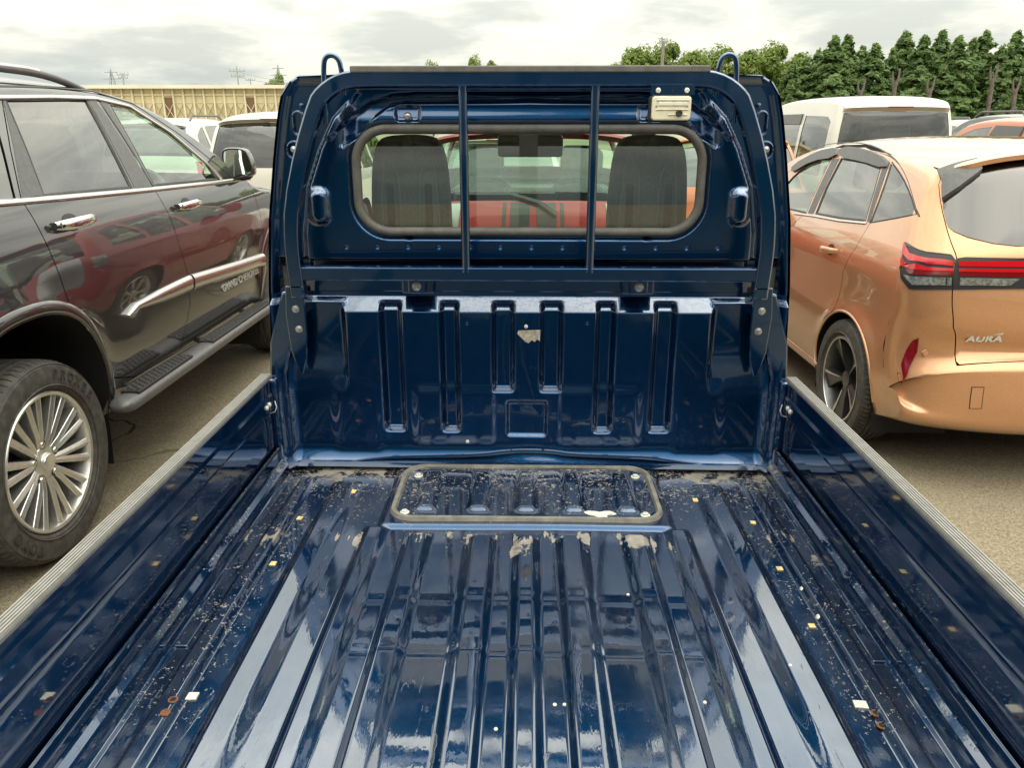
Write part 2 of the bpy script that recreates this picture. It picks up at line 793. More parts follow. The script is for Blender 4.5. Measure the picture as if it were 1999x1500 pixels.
simple('rubber', (0.035, 0.034, 0.032), 0.55, 0, 40, 0.3)
simple('grey_rubber', (0.13, 0.125, 0.115), 0.55, 0, 30, 0.2)
simple('hatch_seal', (0.20, 0.19, 0.165), 0.55, 0, 30, 0.25)
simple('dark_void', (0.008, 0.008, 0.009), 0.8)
simple('black_trim', (0.02, 0.02, 0.021), 0.35, 0, 60, 0.25)
simple('satin_black', (0.03, 0.03, 0.032), 0.28)
simple('grey_trim', (0.10, 0.10, 0.10), 0.35, 0, 50, 0.15)
simple('step_grey', (0.13, 0.13, 0.13), 0.38, 0.3, 60, 0.15)
simple('plastic_grey', (0.075, 0.078, 0.078), 0.6, 0, 60, 0.15)
simple('seat_rib', (0.12, 0.135, 0.13), 0.45, 0, 60, 0.1)
simple('seat_back', (0.036, 0.044, 0.042), 0.5, 0, 90, 0.15)
simple('seat_cloth', (0.10, 0.10, 0.10), 0.9, 0, 120, 0.2)
simple('headliner', (0.45, 0.45, 0.42), 0.95)
simple('bolt_white', (0.72, 0.72, 0.66), 0.4, 0.2, 200, 0.2)
simple('bolt_steel', (0.45, 0.45, 0.45), 0.35, 0.9, 100, 0.3)
simple('sticker_white', (0.74, 0.72, 0.60), 0.7, 0, 90, 0.18)
simple('sticker_yellow', (0.72, 0.55, 0.25), 0.7, 0, 160, 0.35)
simple('rust', (0.20, 0.075, 0.035), 0.85, 0, 200, 0.5)
simple('paint_chip', (0.40, 0.36, 0.29), 0.8, 0, 120, 0.35)
simple('chrome', (0.80, 0.80, 0.78), 0.08, 1.0)
simple('letter_metal', (0.70, 0.68, 0.64), 0.35, 0.4)
simple('canopy_steel', (0.34, 0.34, 0.33), 0.7, 0, 0.8, 0.1)
simple('satin_chrome', (0.72, 0.72, 0.70), 0.22, 1.0)
simple('alloy_bright', (0.76, 0.75, 0.71), 0.30, 0.85, 30, 0.08)
simple('alloy_dark', (0.16, 0.16, 0.165), 0.30, 0.8, 30, 0.1)
simple('brake', (0.10, 0.10, 0.10), 0.5, 0.7)
simple('rail_cap', (0.33, 0.32, 0.30), 0.38, 0.45, 60, 0.12)
simple('lamp_lens', (0.78, 0.73, 0.56), 0.25, 0, 60, 0.06, Coat_Weight=0.6)
simple('lamp_lens_white', (0.80, 0.78, 0.66), 0.25, 0, 60, 0.06)
simple('tail_red', (0.60, 0.006, 0.014), 0.12, 0, None, Coat_Weight=1.0)
simple('tail_red_dark', (0.20, 0.003, 0.006), 0.12, 0, None, Coat_Weight=1.0)
simple('tail_clear', (0.36, 0.37, 0.34), 0.10, 0.5, 80, 0.5, Coat_Weight=1.0)
simple('orange_lens', (0.75, 0.16, 0.02), 0.15, 0, None, Coat_Weight=1.0)
simple('cast_pole', (0.25, 0.22, 0.19), 0.9, 0, 10, 0.25)
simple('steel_far', (0.36, 0.39, 0.40), 0.7)
simple('bark', (0.14, 0.115, 0.095), 0.95, 0, 4, 0.35)
simple('wall_cream', (0.72, 0.62, 0.38), 0.85, 0, 0.6, 0.10)
simple('wall_frame', (0.76, 0.69, 0.48), 0.8, 0, 0.6, 0.08)
simple('roof_cream', (0.76, 0.72, 0.58), 0.8, 0, 0.5, 0.06)
simple('door_brown', (0.22, 0.125, 0.075), 0.8, 0, 1.0, 0.15)
simple('brace_dark', (0.30, 0.25, 0.16), 0.8)

car_paint('paint_graphite', (0.026, 0.0255, 0.028), 0.35, 0.34, 0.05, 2.4, 0.03, hi=0.72, clear=0.03)
car_paint('paint_copper', (0.78, 0.39, 0.195), 0.48, 0.34, 0.035, 2.8, 0.04)
car_paint('paint_white', (0.74, 0.73, 0.66), 0.0, 0.45, 0.04, 4.0, 0.05, False)
car_paint('paint_pearl', (0.66, 0.64, 0.57), 0.1, 0.4, 0.04, 4.0, 0.05, False)
car_paint('paint_red', (0.42, 0.012, 0.020), 0.2, 0.4, 0.04, 3.5, 0.03)
car_paint('paint_orange', (0.66, 0.17, 0.045), 0.25, 0.4, 0.04, 3.5, 0.05)
car_paint('paint_black', (0.02, 0.02, 0.022), 0.2, 0.4, 0.04, 3.5, 0.08)
car_paint('paint_silver', (0.45, 0.45, 0.44), 0.7, 0.35, 0.04, 3.5, 0.05)
car_paint('paint_navy', (0.02, 0.03, 0.07), 0.3, 0.4, 0.04, 3.5, 0.05)

glass('glass_clear', (0.84, 0.98, 0.88), 0.06, 4.0, 0.012)
glass('glass_rear_window', (0.82, 0.97, 0.87), 0.09, 4.0, 0.016)
glass('glass_green', (0.62, 0.86, 0.70), 0.10, 3.0, 0.015)
glass('glass_dark', (0.10, 0.105, 0.10), 0.10, 2.6, 0.015)
glass('glass_visor', (0.22, 0.22, 0.22), 0.10, 2.6, 0.012)
t = NT('mirror_face')
t.done(t.bsdf((0.7, 0.8, 0.74), 0.02, 1.0))

# tyre rubber
t = NT('tyre')
co = t.coord()
nz = t.noise(co, 30, 5, 0.65)
col = t.mix(t.step(nz, 0.35, 0.75), (0.050, 0.047, 0.042), (0.105, 0.098, 0.085))
t.done(t.bsdf(col, 0.72, 0, t.bump(t.noise(co, 200, 2, 0.5), 0.08, 0.002)))

# old asphalt
t = NT('asphalt')
co = t.coord()
agg = t.voro(co, 150.0)
fs = t.n('ShaderNodeSeparateColor')
t.set(fs.inputs[0], agg[1])
big = t.noise(co, 0.35, 6, 0.6)
mid = t.noise(co, 2.2, 6, 0.62)
fine = t.noise(co, 60, 4, 0.7)
c = t.mix(fs.outputs[0], (0.150, 0.124, 0.080), (0.36, 0.305, 0.205))
c = t.mix(t.math('MULTIPLY', t.step(big, 0.35, 0.7), 0.45), c, (0.30, 0.255, 0.175))
c = t.mix(t.math('MULTIPLY', t.step(mid, 0.52, 0.75), 0.5), c, (0.14, 0.118, 0.085))
c = t.mix(t.math('MULTIPLY', t.step(fine, 0.62, 0.72), 0.6), c, (0.46, 0.40, 0.29))
cw = t.n('ShaderNodeVectorMath', operation='ADD')
t.set(cw.inputs[0], co)
nv = t.n('ShaderNodeTexNoise')
t.set(nv.inputs['Vector'], co)
nv.inputs['Scale'].default_value = 1.3
nv.inputs['Detail'].default_value = 5
t.set(cw.inputs[1], nv.outputs['Color'])
crack = t.voro(cw.outputs[0], 0.42, 'DISTANCE_TO_EDGE')[0]
cr = t.math('MULTIPLY', t.step(crack, 0.007, 0.002), t.step(t.noise(co, 0.5, 2, 0.5), 0.40, 0.52))
c = t.mix(cr, c, (0.03, 0.027, 0.022))
st = t.math('MULTIPLY', t.step(t.voro(cw.outputs[0], 0.55)[0], 0.22, 0.10), t.step(t.noise(co, 0.9, 3, 0.6), 0.48, 0.60))
c = t.mix(t.math('MULTIPLY', st, 0.55), c, (0.045, 0.038, 0.030))
tm = t.math('MULTIPLY', t.step(t.noise(t.scale(co, (2.2, 0.10, 1)), 1.0, 5, 0.6), 0.55, 0.72), 0.35)
c = t.mix(tm, c, (0.11, 0.093, 0.068))
h = t.math('ADD', t.math('MULTIPLY', agg[0], 0.5), t.math('MULTIPLY', fine, 0.5))
t.done(t.bsdf(c, 0.9, 0, t.bump(h, 0.5, 0.006)))


def leaf_mat(name, a, b, trans=0.25):
    t = NT(name)
    co = t.coord()
    nz = t.noise(co, 0.9, 4, 0.6)
    nf = t.noise(co, 9.0, 2, 0.5)
    col = t.mix(t.step(t.math('ADD', t.math('MULTIPLY', nz, 0.6), t.math('MULTIPLY', nf, 0.4)), 0.35, 0.65), a, b)
    p = t.bsdf(col, 0.65)
    tl = t.n('ShaderNodeBsdfTranslucent')
    t.set(tl.inputs[0], col)
    t.done(t.shmix(trans, p, tl.outputs[0]))


leaf_mat('leaf_conifer', (0.090, 0.165, 0.050), (0.240, 0.345, 0.120), 0.45)
leaf_mat('leaf_broad', (0.125, 0.190, 0.032), (0.270, 0.345, 0.075), 0.42)

# ================================================================== ground
me_g = mesh('ground', [(-600, -300, 0), (600, -300, 0), (600, 900, 0), (-600, 900, 0)], [(0, 1, 2, 3)], 'asphalt', smooth=False)
tag(me_g, kind='structure')

# ================================================================== the small truck we look along
FLZ = 0.65
truck = thing('kei_truck', 'dark blue pickup truck seen from its open load bed with ribbed floor', 'truck', (0, 1.6, 0), world=True)

RIBS = [  # centre |x|, half width, outer wall, inner wall, y end
    (0.0, 0.034, 0.021, 0.021, 1.625),
    (0.108, 0.040, 0.026, 0.018, 1.625),
    (0.256, 0.036, 0.019, 0.022, 1.635),
    (0.362, 0.033, 0.019, 0.024, 1.665),
    (0.486, 0.044, 0.020, 0.028, 1.91),
    (0.602, 0.025, 0.013, 0.013, 1.93),
]


def lstep(x, a, b):
    t_ = np.clip((np.asarray(x, float) - a) / (b - a), 0, 1)
    return 0.72 * t_ + 0.28 * t_ * t_ * (3 - 2 * t_)


def floor_z(X, Y):
    ax = np.abs(X)
    Z = np.full(np.broadcast(X, Y).shape, FLZ)
    for c, hw, wo, wi, ye in RIBS:
        lo, hi = c - hw, c + hw
        if c == 0:
            a = 1 - lstep(ax, hw - wo, hw)
        else:
            a = lstep(ax, lo, lo + wi) * (1 - lstep(ax, hi - wo, hi))
        fade = 1 - sstep(Y, ye - 0.028, ye)
        Z = Z + 0.0140 * a * fade
    # plateau round the hatch
    pl = (1 - sstep(ax, 0.348, 0.366)) * sstep(Y, 1.648, 1.664)
    Z = Z + 0.010 * pl
    # floor turns up towards the front wall in the middle
    Z = Z + 0.030 * (1 - sstep(ax, 0.33, 0.47)) * sstep(Y, 1.995, 2.03)
    Z = Z + 0.0012 * np.sin(X * 9.0 + 1.0) * np.sin(Y * 5.0)      # slight waviness of thin sheet
    # broad, faint steps pressed across the floor (body mounts below)
    for yc in (1.36, 1.19):
        Z = Z - 0.0006 * np.exp(-((Y - yc) / 0.012) ** 2) * (ax < 0.33)
    return Z


def field_normals(f, A, B, e=0.0015):
    fa = (f(A + e, B) - f(A - e, B)) / (2 * e)
    fb = (f(A, B + e) - f(A, B - e)) / (2 * e)
    return fa, fb


def grid(name, us, vs, fn, mat, parent, flip=False):
    U, V = np.meshgrid(us, vs)
    P = fn(U, V).reshape(-1, 3)
    nu, nv = len(us), len(vs)
    i = np.arange(nu * nv).reshape(nv, nu)
    q = np.stack([i[:-1, :-1], i[:-1, 1:], i[1:, 1:], i[1:, :-1]], -1).reshape(-1, 4)
    if flip:
        q = q[:, ::-1]
    return mesh(name, P, q, mat, parent)


xs = np.linspace(-0.664, 0.664, 391)
ys = np.concatenate([np.linspace(0.06, 1.58, 120), np.linspace(1.585, 1.69, 44), np.linspace(1.70, 1.87, 16), np.linspace(1.875, 2.06, 46)])
bed_floor = grid('bed_floor', xs, ys, lambda X, Y: np.stack([X, Y, floor_z(X, Y)], -1), 'bed_paint', truck)
Ug, Vg = np.meshgrid(xs, ys)
fa, fb = field_normals(floor_z, Ug.ravel(), Vg.ravel())
set_normals(bed_floor, np.stack([-fa, -fb, np.ones(len(fa))], -1))
tag(bed_floor, 'dark blue ribbed load bed floor with scattered dirt')
MB().box(-0.66, 0.66, 0.06, 2.0, 0.56, 0.636).build('bed_underside', 'dark_void', truck)

# hatch in the floor
HX, HY0, HY1 = 0.335, 1.683, 1.985
lid_rib = [-0.255, -0.12, 0.0, 0.12, 0.255]


def lid_z(X, Y):
    Z = np.full(X.shape, FLZ + 0.0135)
    for c in lid_rib:
        a = sstep(X, c - 0.032, c - 0.014) * (1 - sstep(X, c + 0.014, c + 0.032))
        f = sstep(Y, HY0 + 0.030, HY0 + 0.050) * (1 - sstep(Y, HY1 - 0.045, HY1 - 0.02))
        Z = Z + 0.009 * a * f
    return Z


out = rrect(-HX + 0.012, HX - 0.012, HY0 + 0.012, HY1 - 0.012, 0.05, 8)
V2, F2 = tri_poly(out, h=0.006, bh=0.008)
lid = mesh('floor_hatch', np.stack([V2[:, 0], V2[:, 1], lid_z(V2[:, 0], V2[:, 1])], -1), F2, 'bed_paint', truck)
tag(lid, 'bolted inspection hatch lid with short ribs')
ring = rrect(-HX, HX, HY0, HY1, 0.055, 8)
mb = MB()
path = [(p[0], p[1]) for p in ring]
inner = offset_poly(path, 0.0088)
outer = offset_poly(path, -0.0088)
n = len(path)
V = [(p[0], p[1], FLZ + 0.009) for p in outer] + [(p[0], p[1], FLZ + 0.0185) for p in offset_poly(path, -0.0048)] + \
    [(p[0], p[1], FLZ + 0.0185) for p in offset_poly(path, 0.0048)] + [(p[0], p[1], FLZ + 0.009) for p in inner]
Fc = []
for k in range(3):
    for i in range(n):
        j = (i + 1) % n
        Fc.append((k * n + i, k * n + j, (k + 1) * n + j, (k + 1) * n + i))
mesh('hatch_seal', V, Fc, 'hatch_seal', lid, smooth=True, angle=30)


def dome(mb, x, y, z, r, h, axis='Z', n=12):
    prof = [(r, 0), (r * .97, h * .35), (r * .75, h * .75), (r * .4, h * .96), (0.0005, h)]
    return mb.lathe(prof, (x, y, z), axis, n)


for x, y in ((790, 1001), (817, 930), (1240, 932), (1260, 1007)):
    p = onZ(x, y, FLZ + 0.014)
    m = MB()
    m.lathe([(0.012, 0), (0.012, 0.002), (0.007, 0.003), (0.007, 0.007), (0.0005, 0.0075)], (p[0], p[1], FLZ + 0.0137), 'Z', 14)
    m.build('bolt', 'bolt_white', lid, True)
# pale lump of dried filler on the lid
p = onZ(1172, 1004, FLZ + 0.014)
m = MB()
rr = [0.022 * (1 + 0.35 * sin(3 * a) + 0.2 * cos(5 * a + 1)) for a in np.linspace(0, 2 * pi, 22, endpoint=False)]
pol = [(p[0] + 1.7 * r * cos(a), p[1] + 0.6 * r * sin(a)) for r, a in zip(rr, np.linspace(0, 2 * pi, 22, endpoint=False))]
m.prism(pol, lambda a, b: (a, b, FLZ + 0.0130), lambda a, b: (p[0] + (a - p[0]) * .8, p[1] + (b - p[1]) * .8, FLZ + 0.017))
m.build('dried_patch', 'sticker_white', lid, False)

# stickers, rivets and drain holes on the floor
for x, y, w, d, mt in ((585, 1013, .018, .022, 'sticker_yellow'), (533, 1102, .018, .022, 'sticker_yellow'), (375, 1360, .026, .024, 'sticker_white'),
                       (1470, 1021, .018, .020, 'sticker_yellow'), (1522, 1111, .018, .020, 'sticker_yellow'), (1585, 1223, .017, .018, 'sticker_yellow'),
                       (1680, 1377, .030, .024, 'sticker_white'), (1358, 977, .020, .026, 'sticker_yellow'), (690, 966, .020, .026, 'sticker_yellow')):
    p = onZ(x, y, FLZ + 0.001)
    z = float(floor_z(np.array([p[0]]), np.array([p[1]]))[0])
    R = Matrix.Rotation(random.uniform(-.12, .12), 3, 'Z')
    MB().obox((p[0], p[1], z + 0.0015), (w * .72, d * .72, 0.002), R).build('tape_square', mt, bed_floor)
for x, y in ((1572, 1153), (1604, 1208)):
    p = onZ(x, y, FLZ)
    m = MB()
    dome(m, p[0], p[1], FLZ, 0.012, 0.008)
    m.build('rivet', 'bolt_white', bed_floor, True)
for x, y in ((1541, 1313), (1226, 1162), (1083, 1376), (1102, 1376), (968, 1424), (1376, 1373)):
    p = onZ(x, y, FLZ)
    z = float(floor_z(np.array([p[0]]), np.array([p[1]]))[0])
    m = MB()
    dome(m, p[0], p[1], z - 0.0005, 0.0035, 0.003)
    m.build('grit', 'sticker_white', bed_floor, True)
for x, y, h in ((240, 1378, 1), (340, 1380, 1), (325, 1405, 0), (1709, 1399, 1), (1721, 1422, 1), (1818, 1400, 1)):
    p = onZ(x, y, FLZ)
    z = float(floor_z(np.array([p[0]]), np.array([p[1]]))[0])
    m = MB()
    m.lathe([(0.0085, 0), (0.008, 0.0012), (0.0055, 0.0015), (0.005, 0.0004)], (p[0], p[1], z + 0.0004), 'Z', 16)
    o = m.build('drain_hole', 'rust', bed_floor, True)
    m = MB()
    m.lathe([(0.0054, 0.0), (0.0002, 0.0)], (p[0], p[1], z + 0.0011), 'Z', 14)
    m.build('hole_core', 'dark_void' if h else 'rust', o, True)

# ------------------------------------------------ front wall of the bed
HB = 2.072
GR = [(0.3735, 0.0245, 0.752), (0.2135, 0.0205, 0.752), (0.066, 0.025, 0.872)]


def head_y(X, Z):
    ax = np.abs(X)
    mid = 1 - sstep(ax, 0.492, 0.512)
    side = sstep(ax, 0.50, 0.512) * (1 - sstep(ax, 0.578, 0.590))
    outer_ = sstep(ax, 0.585, 0.60)
    top_mid = 1 - np.clip((Z - 1.1005) / 0.0355, 0, 1)
    top_side = 1 - sstep(Z, 1.122, 1.138)
    pm = 0.045 * (mid * top_mid)
    psd = 0.024 * (1 - mid) * top_side
    P = pm + psd
    low = 1 - sstep(Z, 0.84, 1.02)               # side steps fade out lower down: one flat sheet
    P = P * (1 - low) + 0.045 * low
    for c, hw, zb in GR:
        a = sstep(ax, c - hw - .010, c - hw + .008) * (1 - sstep(ax, c + hw - .008, c + hw + .010))
        b = sstep(Z, zb - 0.003, zb + 0.013)
        P = P - 0.026 * a * b * (1 - sstep(Z, 1.117, 1.128))
    # shallow pressed panels low down
    a = sstep(ax, 0.085, 0.10) * (1 - sstep(ax, 0.30, 0.33)) * sstep(Z, 0.70, 0.745) * (1 - sstep(Z, 0.86, 0.905))
    P = P + 0.005 * a
    a = (1 - sstep(ax, 0.048, 0.060)) * sstep(Z, 0.735, 0.748) * (1 - sstep(Z, 0.835, 0.85))
    P = P - 0.012 * a
    a = sstep(ax, 0.40, 0.43) * (1 - sstep(ax, 0.52, 0.56)) * (1 - sstep(Z, 0.86, 0.92)) * sstep(Z, 0.68, 0.72)
    P = P + 0.004 * a
    P = P + 0.0015 * np.sin(X * 14) * np.sin(Z * 11)
    # fillet into the floor
    k = np.clip((0.725 - Z) / 0.06, 0, 1)
    P = P + 0.050 * (1 - np.sqrt(np.maximum(0, 1 - k * k)))
    # corners bend towards the posts
    P = P + 0.045 * sstep(ax, 0.635, 0.690) ** 2
    return HB - P


xs = np.linspace(-0.69, 0.69, 400)
zs = np.concatenate([np.linspace(0.664, 0.735, 24), np.linspace(0.738, 0.90, 60), np.linspace(0.905, 1.085, 40), np.linspace(1.088, 1.15, 44)])
head = grid('front_wall', xs, zs, lambda X, Z: np.stack([X, head_y(X, Z), Z], -1), 'truck_paint', truck)
tag(head, 'dark blue front wall of the load bed with six pressed grooves')
# strip above the ledge, behind the guard's lower bar
m = MB()
m.box(-0.585, 0.585, 2.070, 2.085, 1.148, 1.205)
m.build('wall_flange', 'truck_paint', head, bev=0.003)
for s in (-1, 1):
    m = MB()
    m.box(s * 0.296 - 0.042, s * 0.296 + 0.042, 2.035, 2.072, 1.150, 1.197)
    m.build('bracket', 'truck_paint', head, bev=0.004)
    m = MB()
    m.box(s * 0.296 - 0.024, s * 0.296 + 0.024, 2.020, 2.036, 1.152, 1.195)
    m.build('bracket_pad', 'truck_paint', head, bev=0.004)
    m = MB()
    m.lathe([(0.012, 0), (0.012, -0.003), (0.008, -0.004), (0.0075, -0.009), (0.004, -0.010), (0.0035, -0.007), (0.0002, -0.007)], (s * 0.296, 2.021, 1.173), 'Y', 14)
    m.build('bolt', 'bolt_steel', head, True)
for x, y in ((912, 631), (1146, 631), (1027, 637), (913, 861), (872, 834), (1216, 820)):
    p = onY(x, y, 2.03)
    yy = float(head_y(np.array([p[0]]), np.array([p[2]]))[0])
    m = MB()
    m.lathe([(0.0055, 0.001), (0.005, -0.003), (0.0005, -0.0045)], (p[0], yy, p[2]), 'Y', 12)
    m.build('rivet', 'bolt_white' if (x, y) in ((1027, 637), (913, 861)) else 'truck_paint', head, True)
# torn label remnant
pol = [(1012, 646), (1055, 645), (1054, 667), (1049, 662), (1044, 668), (1038, 664), (1032, 670), (1026, 668), (1010, 652)]
pts = [onY(x, y, 2.024) for x, y in pol]
m = MB()
m.prism([(q[0], q[2]) for q in pts], lambda a, b: (a, 2.0275, b), lambda a, b: (a, 2.0235, b))
m.build('torn_label', 'paint_chip', head)
# bottom sealing lip
lip = [(567, 916), (585, 908), (612, 905), (650, 905), (690, 903), (735, 896), (770, 892), (860, 890), (940, 888), (985, 882), (1030, 880), (1078, 882), (1115, 888), (1200, 891), (1265, 893),
       (1310, 900), (1345, 906), (1400, 909), (1450, 910), (1480, 912), (1498, 922)]
pts = [onY(x, y, 2.004) for x, y in lip]
pts = smooth_poly(pts, 2, False)
m = MB()
m.tube([(q[0], q[1], max(q[2], 0.655)) for q in pts], 0.0065, 8)
m.build('seam_lip', 'truck_paint', head, True)

# ------------------------------------------------ corner posts
for s in (-1, 1):
    m = MB()
    prof = [(0.668, 0.60), (0.712, 0.60), (0.712, 0.90), (0.700, 1.02), (0.655, 1.16), (0.598, 1.165), (0.596, 1.10), (0.640, 1.02), (0.664, 0.93)]
    m.prism([(s * a, b) for a, b in prof], lambda a, b: (a, 2.000, b), lambda a, b: (a, 2.085, b))
    post = m.build('corner_post', 'truck_paint', truck, bev=0.006)
    m = MB()
    prof = [(0.592, 1.178), (0.640, 1.178), (0.646, 1.10), (0.640, 1.00), (0.622, 0.935), (0.612, 0.935), (0.598, 0.98), (0.592, 1.05)]
    m.prism([(s * a, b) for a, b in prof], lambda a, b: (a, 1.990, b), lambda a, b: (a, 2.0008, b))
    m.build('mount_plate', 'truck_paint', post, bev=0.003)
    for x, z in ((0.617, 1.156), (0.616, 1.117), (0.612, 1.062)):
        m = MB()
        m.lathe([(0.010, 0), (0.010, -0.003), (0.0065, -0.004), (0.006, -0.008), (0.0004, -0.0085)], (s * x, 1.990, z), 'Y', 12)
        m.build('bolt', 'bolt_steel' if z < 1.12 else 'truck_paint', post, True)
    # lower cheek of the post, hidden latch and keeper loop
    m = MB()
    m.box(s * 0.684, s * 0.716, 1.965, 2.000, 0.60, 0.925)
    m.build('post_cheek', 'truck_paint', post, bev=0.008)
    m = MB()
    m.tube([(s * 0.690, 1.963, 0.865), (s * 0.684, 1.957, 0.85), (s * 0.688, 1.952, 0.838), (s * 0.700, 1.945, 0.836), (s * 0.709, 1.942, 0.85)], 0.0022, 6)
    m.build('latch_wire', 'bolt_steel', post, True)

# ------------------------------------------------ side gates, sills
for s in (-1, 1):
    gate_prof = [(0.7000, 0.700), (0.6985, 0.775), (0.6995, 0.838), (0.6925, 0.846), (0.6925, 0.884), (0.6965, 0.892), (0.6955, 0.937), (0.7195, 0.937), (0.724, 0.80), (0.722, 0.67), (0.706, 0.67)]
    m = MB()
    m.prism([(s * a, b) for a, b in gate_prof], lambda a, b: (a, 0.03, b), lambda a, b: (a, 1.962, b))
    gate = m.build('side_gate', 'bed_paint', truck, bev=0.0025)
    tag(gate, 'dark blue drop side with grooved grey top rail')
    top = []
    x0, x1, nb = 0.6925, 0.7195, 5
    step = (x1 - x0) / nb
    for k in range(nb):
        a = x0 + k * step
        top += [(a + .0006, 0.9405), (a + .0014, 0.9435), (a + step - .0014, 0.9435), (a + step - .0006, 0.9405)]
    cap = [(x0 - .001, 0.931)] + [(x0 - .002, 0.937), (x0 - .0008, 0.941)] + top + [(x1 + .0015, 0.938), (x1 + .0015, 0.925)]
    m = MB()
    m.prism([(s * a, b) for a, b in cap], lambda a, b: (a, 0.025, b), lambda a, b: (a, 1.966, b))
    m.build('top_rail', 'rail_cap', gate)
    sill = [(0.650, 0.640), (0.655, 0.651), (0.664, 0.6525), (0.6675, 0.658), (0.668, 0.678), (0.671, 0.683), (0.682, 0.690), (0.6845, 0.694), (0.6855, 0.724), (0.688, 0.729), (0.6905, 0.7255), (0.693, 0.729), (0.6955, 0.725), (0.6955, 0.640)]
    m = MB()
    m.prism([(s * a, b) for a, b in sill], lambda a, b: (a, 0.06, b), lambda a, b: (a, 1.962, b))
    so = m.build('floor_sill', 'bed_paint', truck, bev=0.0012)
    # small tie-down plate beside the outer rib
    px = (298, 1232) if s < 0 else (1722, 1262)
    p = onZ(*px, FLZ)
    m = MB()
    x = s * 0.647
    m.box(x - 0.013, x + 0.013, p[1] - 0.05, p[1] + 0.05, 0.648, 0.654)
    m.build('tie_plate', 'bed_paint', so, bev=0.003)
    for q in (-1, 1):
        m = MB()
        d = 0.020 if q > 0 else 0.0
        dome(m, s * 0.6925, 1.925 - d, 0.866 if q > 0 else 0.868, 0.0075, -0.006 * s, 'X')
        m.build('stop_button', 'bolt_white', gate, True)

# dropped tailgate, just below the camera
m = MB()
m.box(-0.70, 0.70, 0.000, 0.045, 0.36, 0.635)
m.build('tailgate', 'truck_paint', truck, bev=0.004)

# ------------------------------------------------ guard frame
left = [(-0.604, 1.150), (-0.605, 1.18), (-0.6085, 1.244), (-0.6085, 1.300), (-0.6000, 1.388), (-0.561, 1.523), (-0.517, 1.634), (-0.4985, 1.655), (-0.467, 1.676), (-0.430, 1.687), (-0.38, 1.6885)]
left = [tuple(q) for q in smooth_poly(left, 1, False)]
path = left + [(0.0, 1.6885)] + [(-x, z) for x, z in reversed(left)]
m = MB()
m.sweepxz(path, 0.038, 1.970, 2.010)
guard = m.build('guard_frame', 'truck_paint', truck, True, 50, bev=0.005)
tag(guard, 'dark blue steel guard frame behind the cab window')
m = MB()
m.box(-0.5905, 0.5905, 1.974, 2.008, 1.196, 1.232)
m.build('cross_bar', 'truck_paint', guard, bev=0.004)
for s in (-1, 1):
    m = MB()
    m.tube([(s * 0.160, 1.985, 1.22), (s * 0.160, 1.983, 1.45), (s * 0.160, 1.985, 1.680)], 0.0115, 14)
    m.tube([(s * 0.160, 1.985, 1.219), (s * 0.160, 1.985, 1.226)], 0.0140, 12)
    m.tube([(s * 0.160, 1.985, 1.668), (s * 0.160, 1.985, 1.675)], 0.0140, 12)
    m.build('upright_bar', 'truck_paint', guard, True)
    m = MB()
    m.tube(smooth_poly([(s * 0.499, 1.992, 1.585), (s * 0.4985, 1.992, 1.655), (s * 0.496, 1.992, 1.715), (s * 0.491, 1.992, 1.736), (s * 0.474, 1.992, 1.742), (s * 0.458, 1.992, 1.733), (s * 0.453, 1.992, 1.710), (s * 0.4495, 1.992, 1.650)], 2, False), 0.0063, 10)
    m.build('rope_hook', 'truck_paint', guard, True)
    m = MB()
    m.box(s * 0.608 - 0.020, s * 0.608 + 0.020, 1.970, 2.012, 1.1785, 1.1815)
    m.build('foot_flange', 'grey_rubber', guard)
m = MB()
m.box(-0.428, 0.430, 1.9665, 2.0135, 1.7000, 1.7155)
m.build('rubber_strip', 'grey_rubber', guard, bev=0.003)

# ------------------------------------------------ work lamp hung below the guard's top bar
LB = 1.955
p0, p1 = onY(1271, 166, LB), onY(1356, 185, LB)
m = MB()
m.box(p0[0], p1[0], LB, LB + 0.003, p1[2], p0[2])
m.box(p0[0], p1[0], LB + 0.003, LB + 0.03, p0[2] - 0.003, p0[2])
lamp = m.build('work_lamp', 'truck_paint', truck)
tag(lamp, 'cream rectangular work lamp below the top bar')
for x, y in ((1285, 176), (1341, 176)):
    p = onY(x, y, LB)
    m = MB()
    m.lathe([(0.0062, 0), (0.0058, -0.003), (0.0025, -0.0042), (0.0020, -0.003), (0.0003, -0.003)], (p[0], LB, p[2]), 'Y', 14)
    m.build('screw', 'bolt_white', lamp, True)
p = onY(1313, 176, LB)
m = MB()
m.lathe([(0.0035, 0.0), (0.0002, 0.0)], (p[0], LB - 0.0006, p[2]), 'Y', 10)
m.build('bracket_hole', 'dark_void', lamp, True)
q0, q1 = onY(1271, 187, LB), onY(1346, 235, LB)
m = MB()
hp = rrect(q0[0] - .002, q1[0] + .002, q1[2] - .004, q0[2] + .002, 0.010)
m.prism(hp, lambda a, b: (a, LB - 0.004, b), lambda a, b: (a, LB + 0.03, b))
m.build('lamp_housing', 'rubber', lamp, bev=0.003)
lp = rrect(q0[0] + .001, q1[0] - .001, q1[2], q0[2] - .001, 0.008)
m = MB()
m.prism(lp, lambda a, b: (a, LB - 0.016, b), lambda a, b: (a, LB - 0.003, b))
m.build('lamp_lens', 'lamp_lens', lamp, bev=0.0035)
w, h = q1[0] - q0[0], q0[2] - q1[2]
for f0, f1, g0, g1 in ((.17, .88, .60, .74), (.12, .93, .80, .86), (.10, .92, .43, .455), (.42, .90, .22, .24)):
    m = MB()
    m.box(q0[0] + f0 * w, q0[0] + f1 * w, LB - 0.0185, LB - 0.0155, q1[2] + g0 * h, q1[2] + g1 * h)
    m.build('lens_rib', 'lamp_lens_white', lamp, bev=0.001)
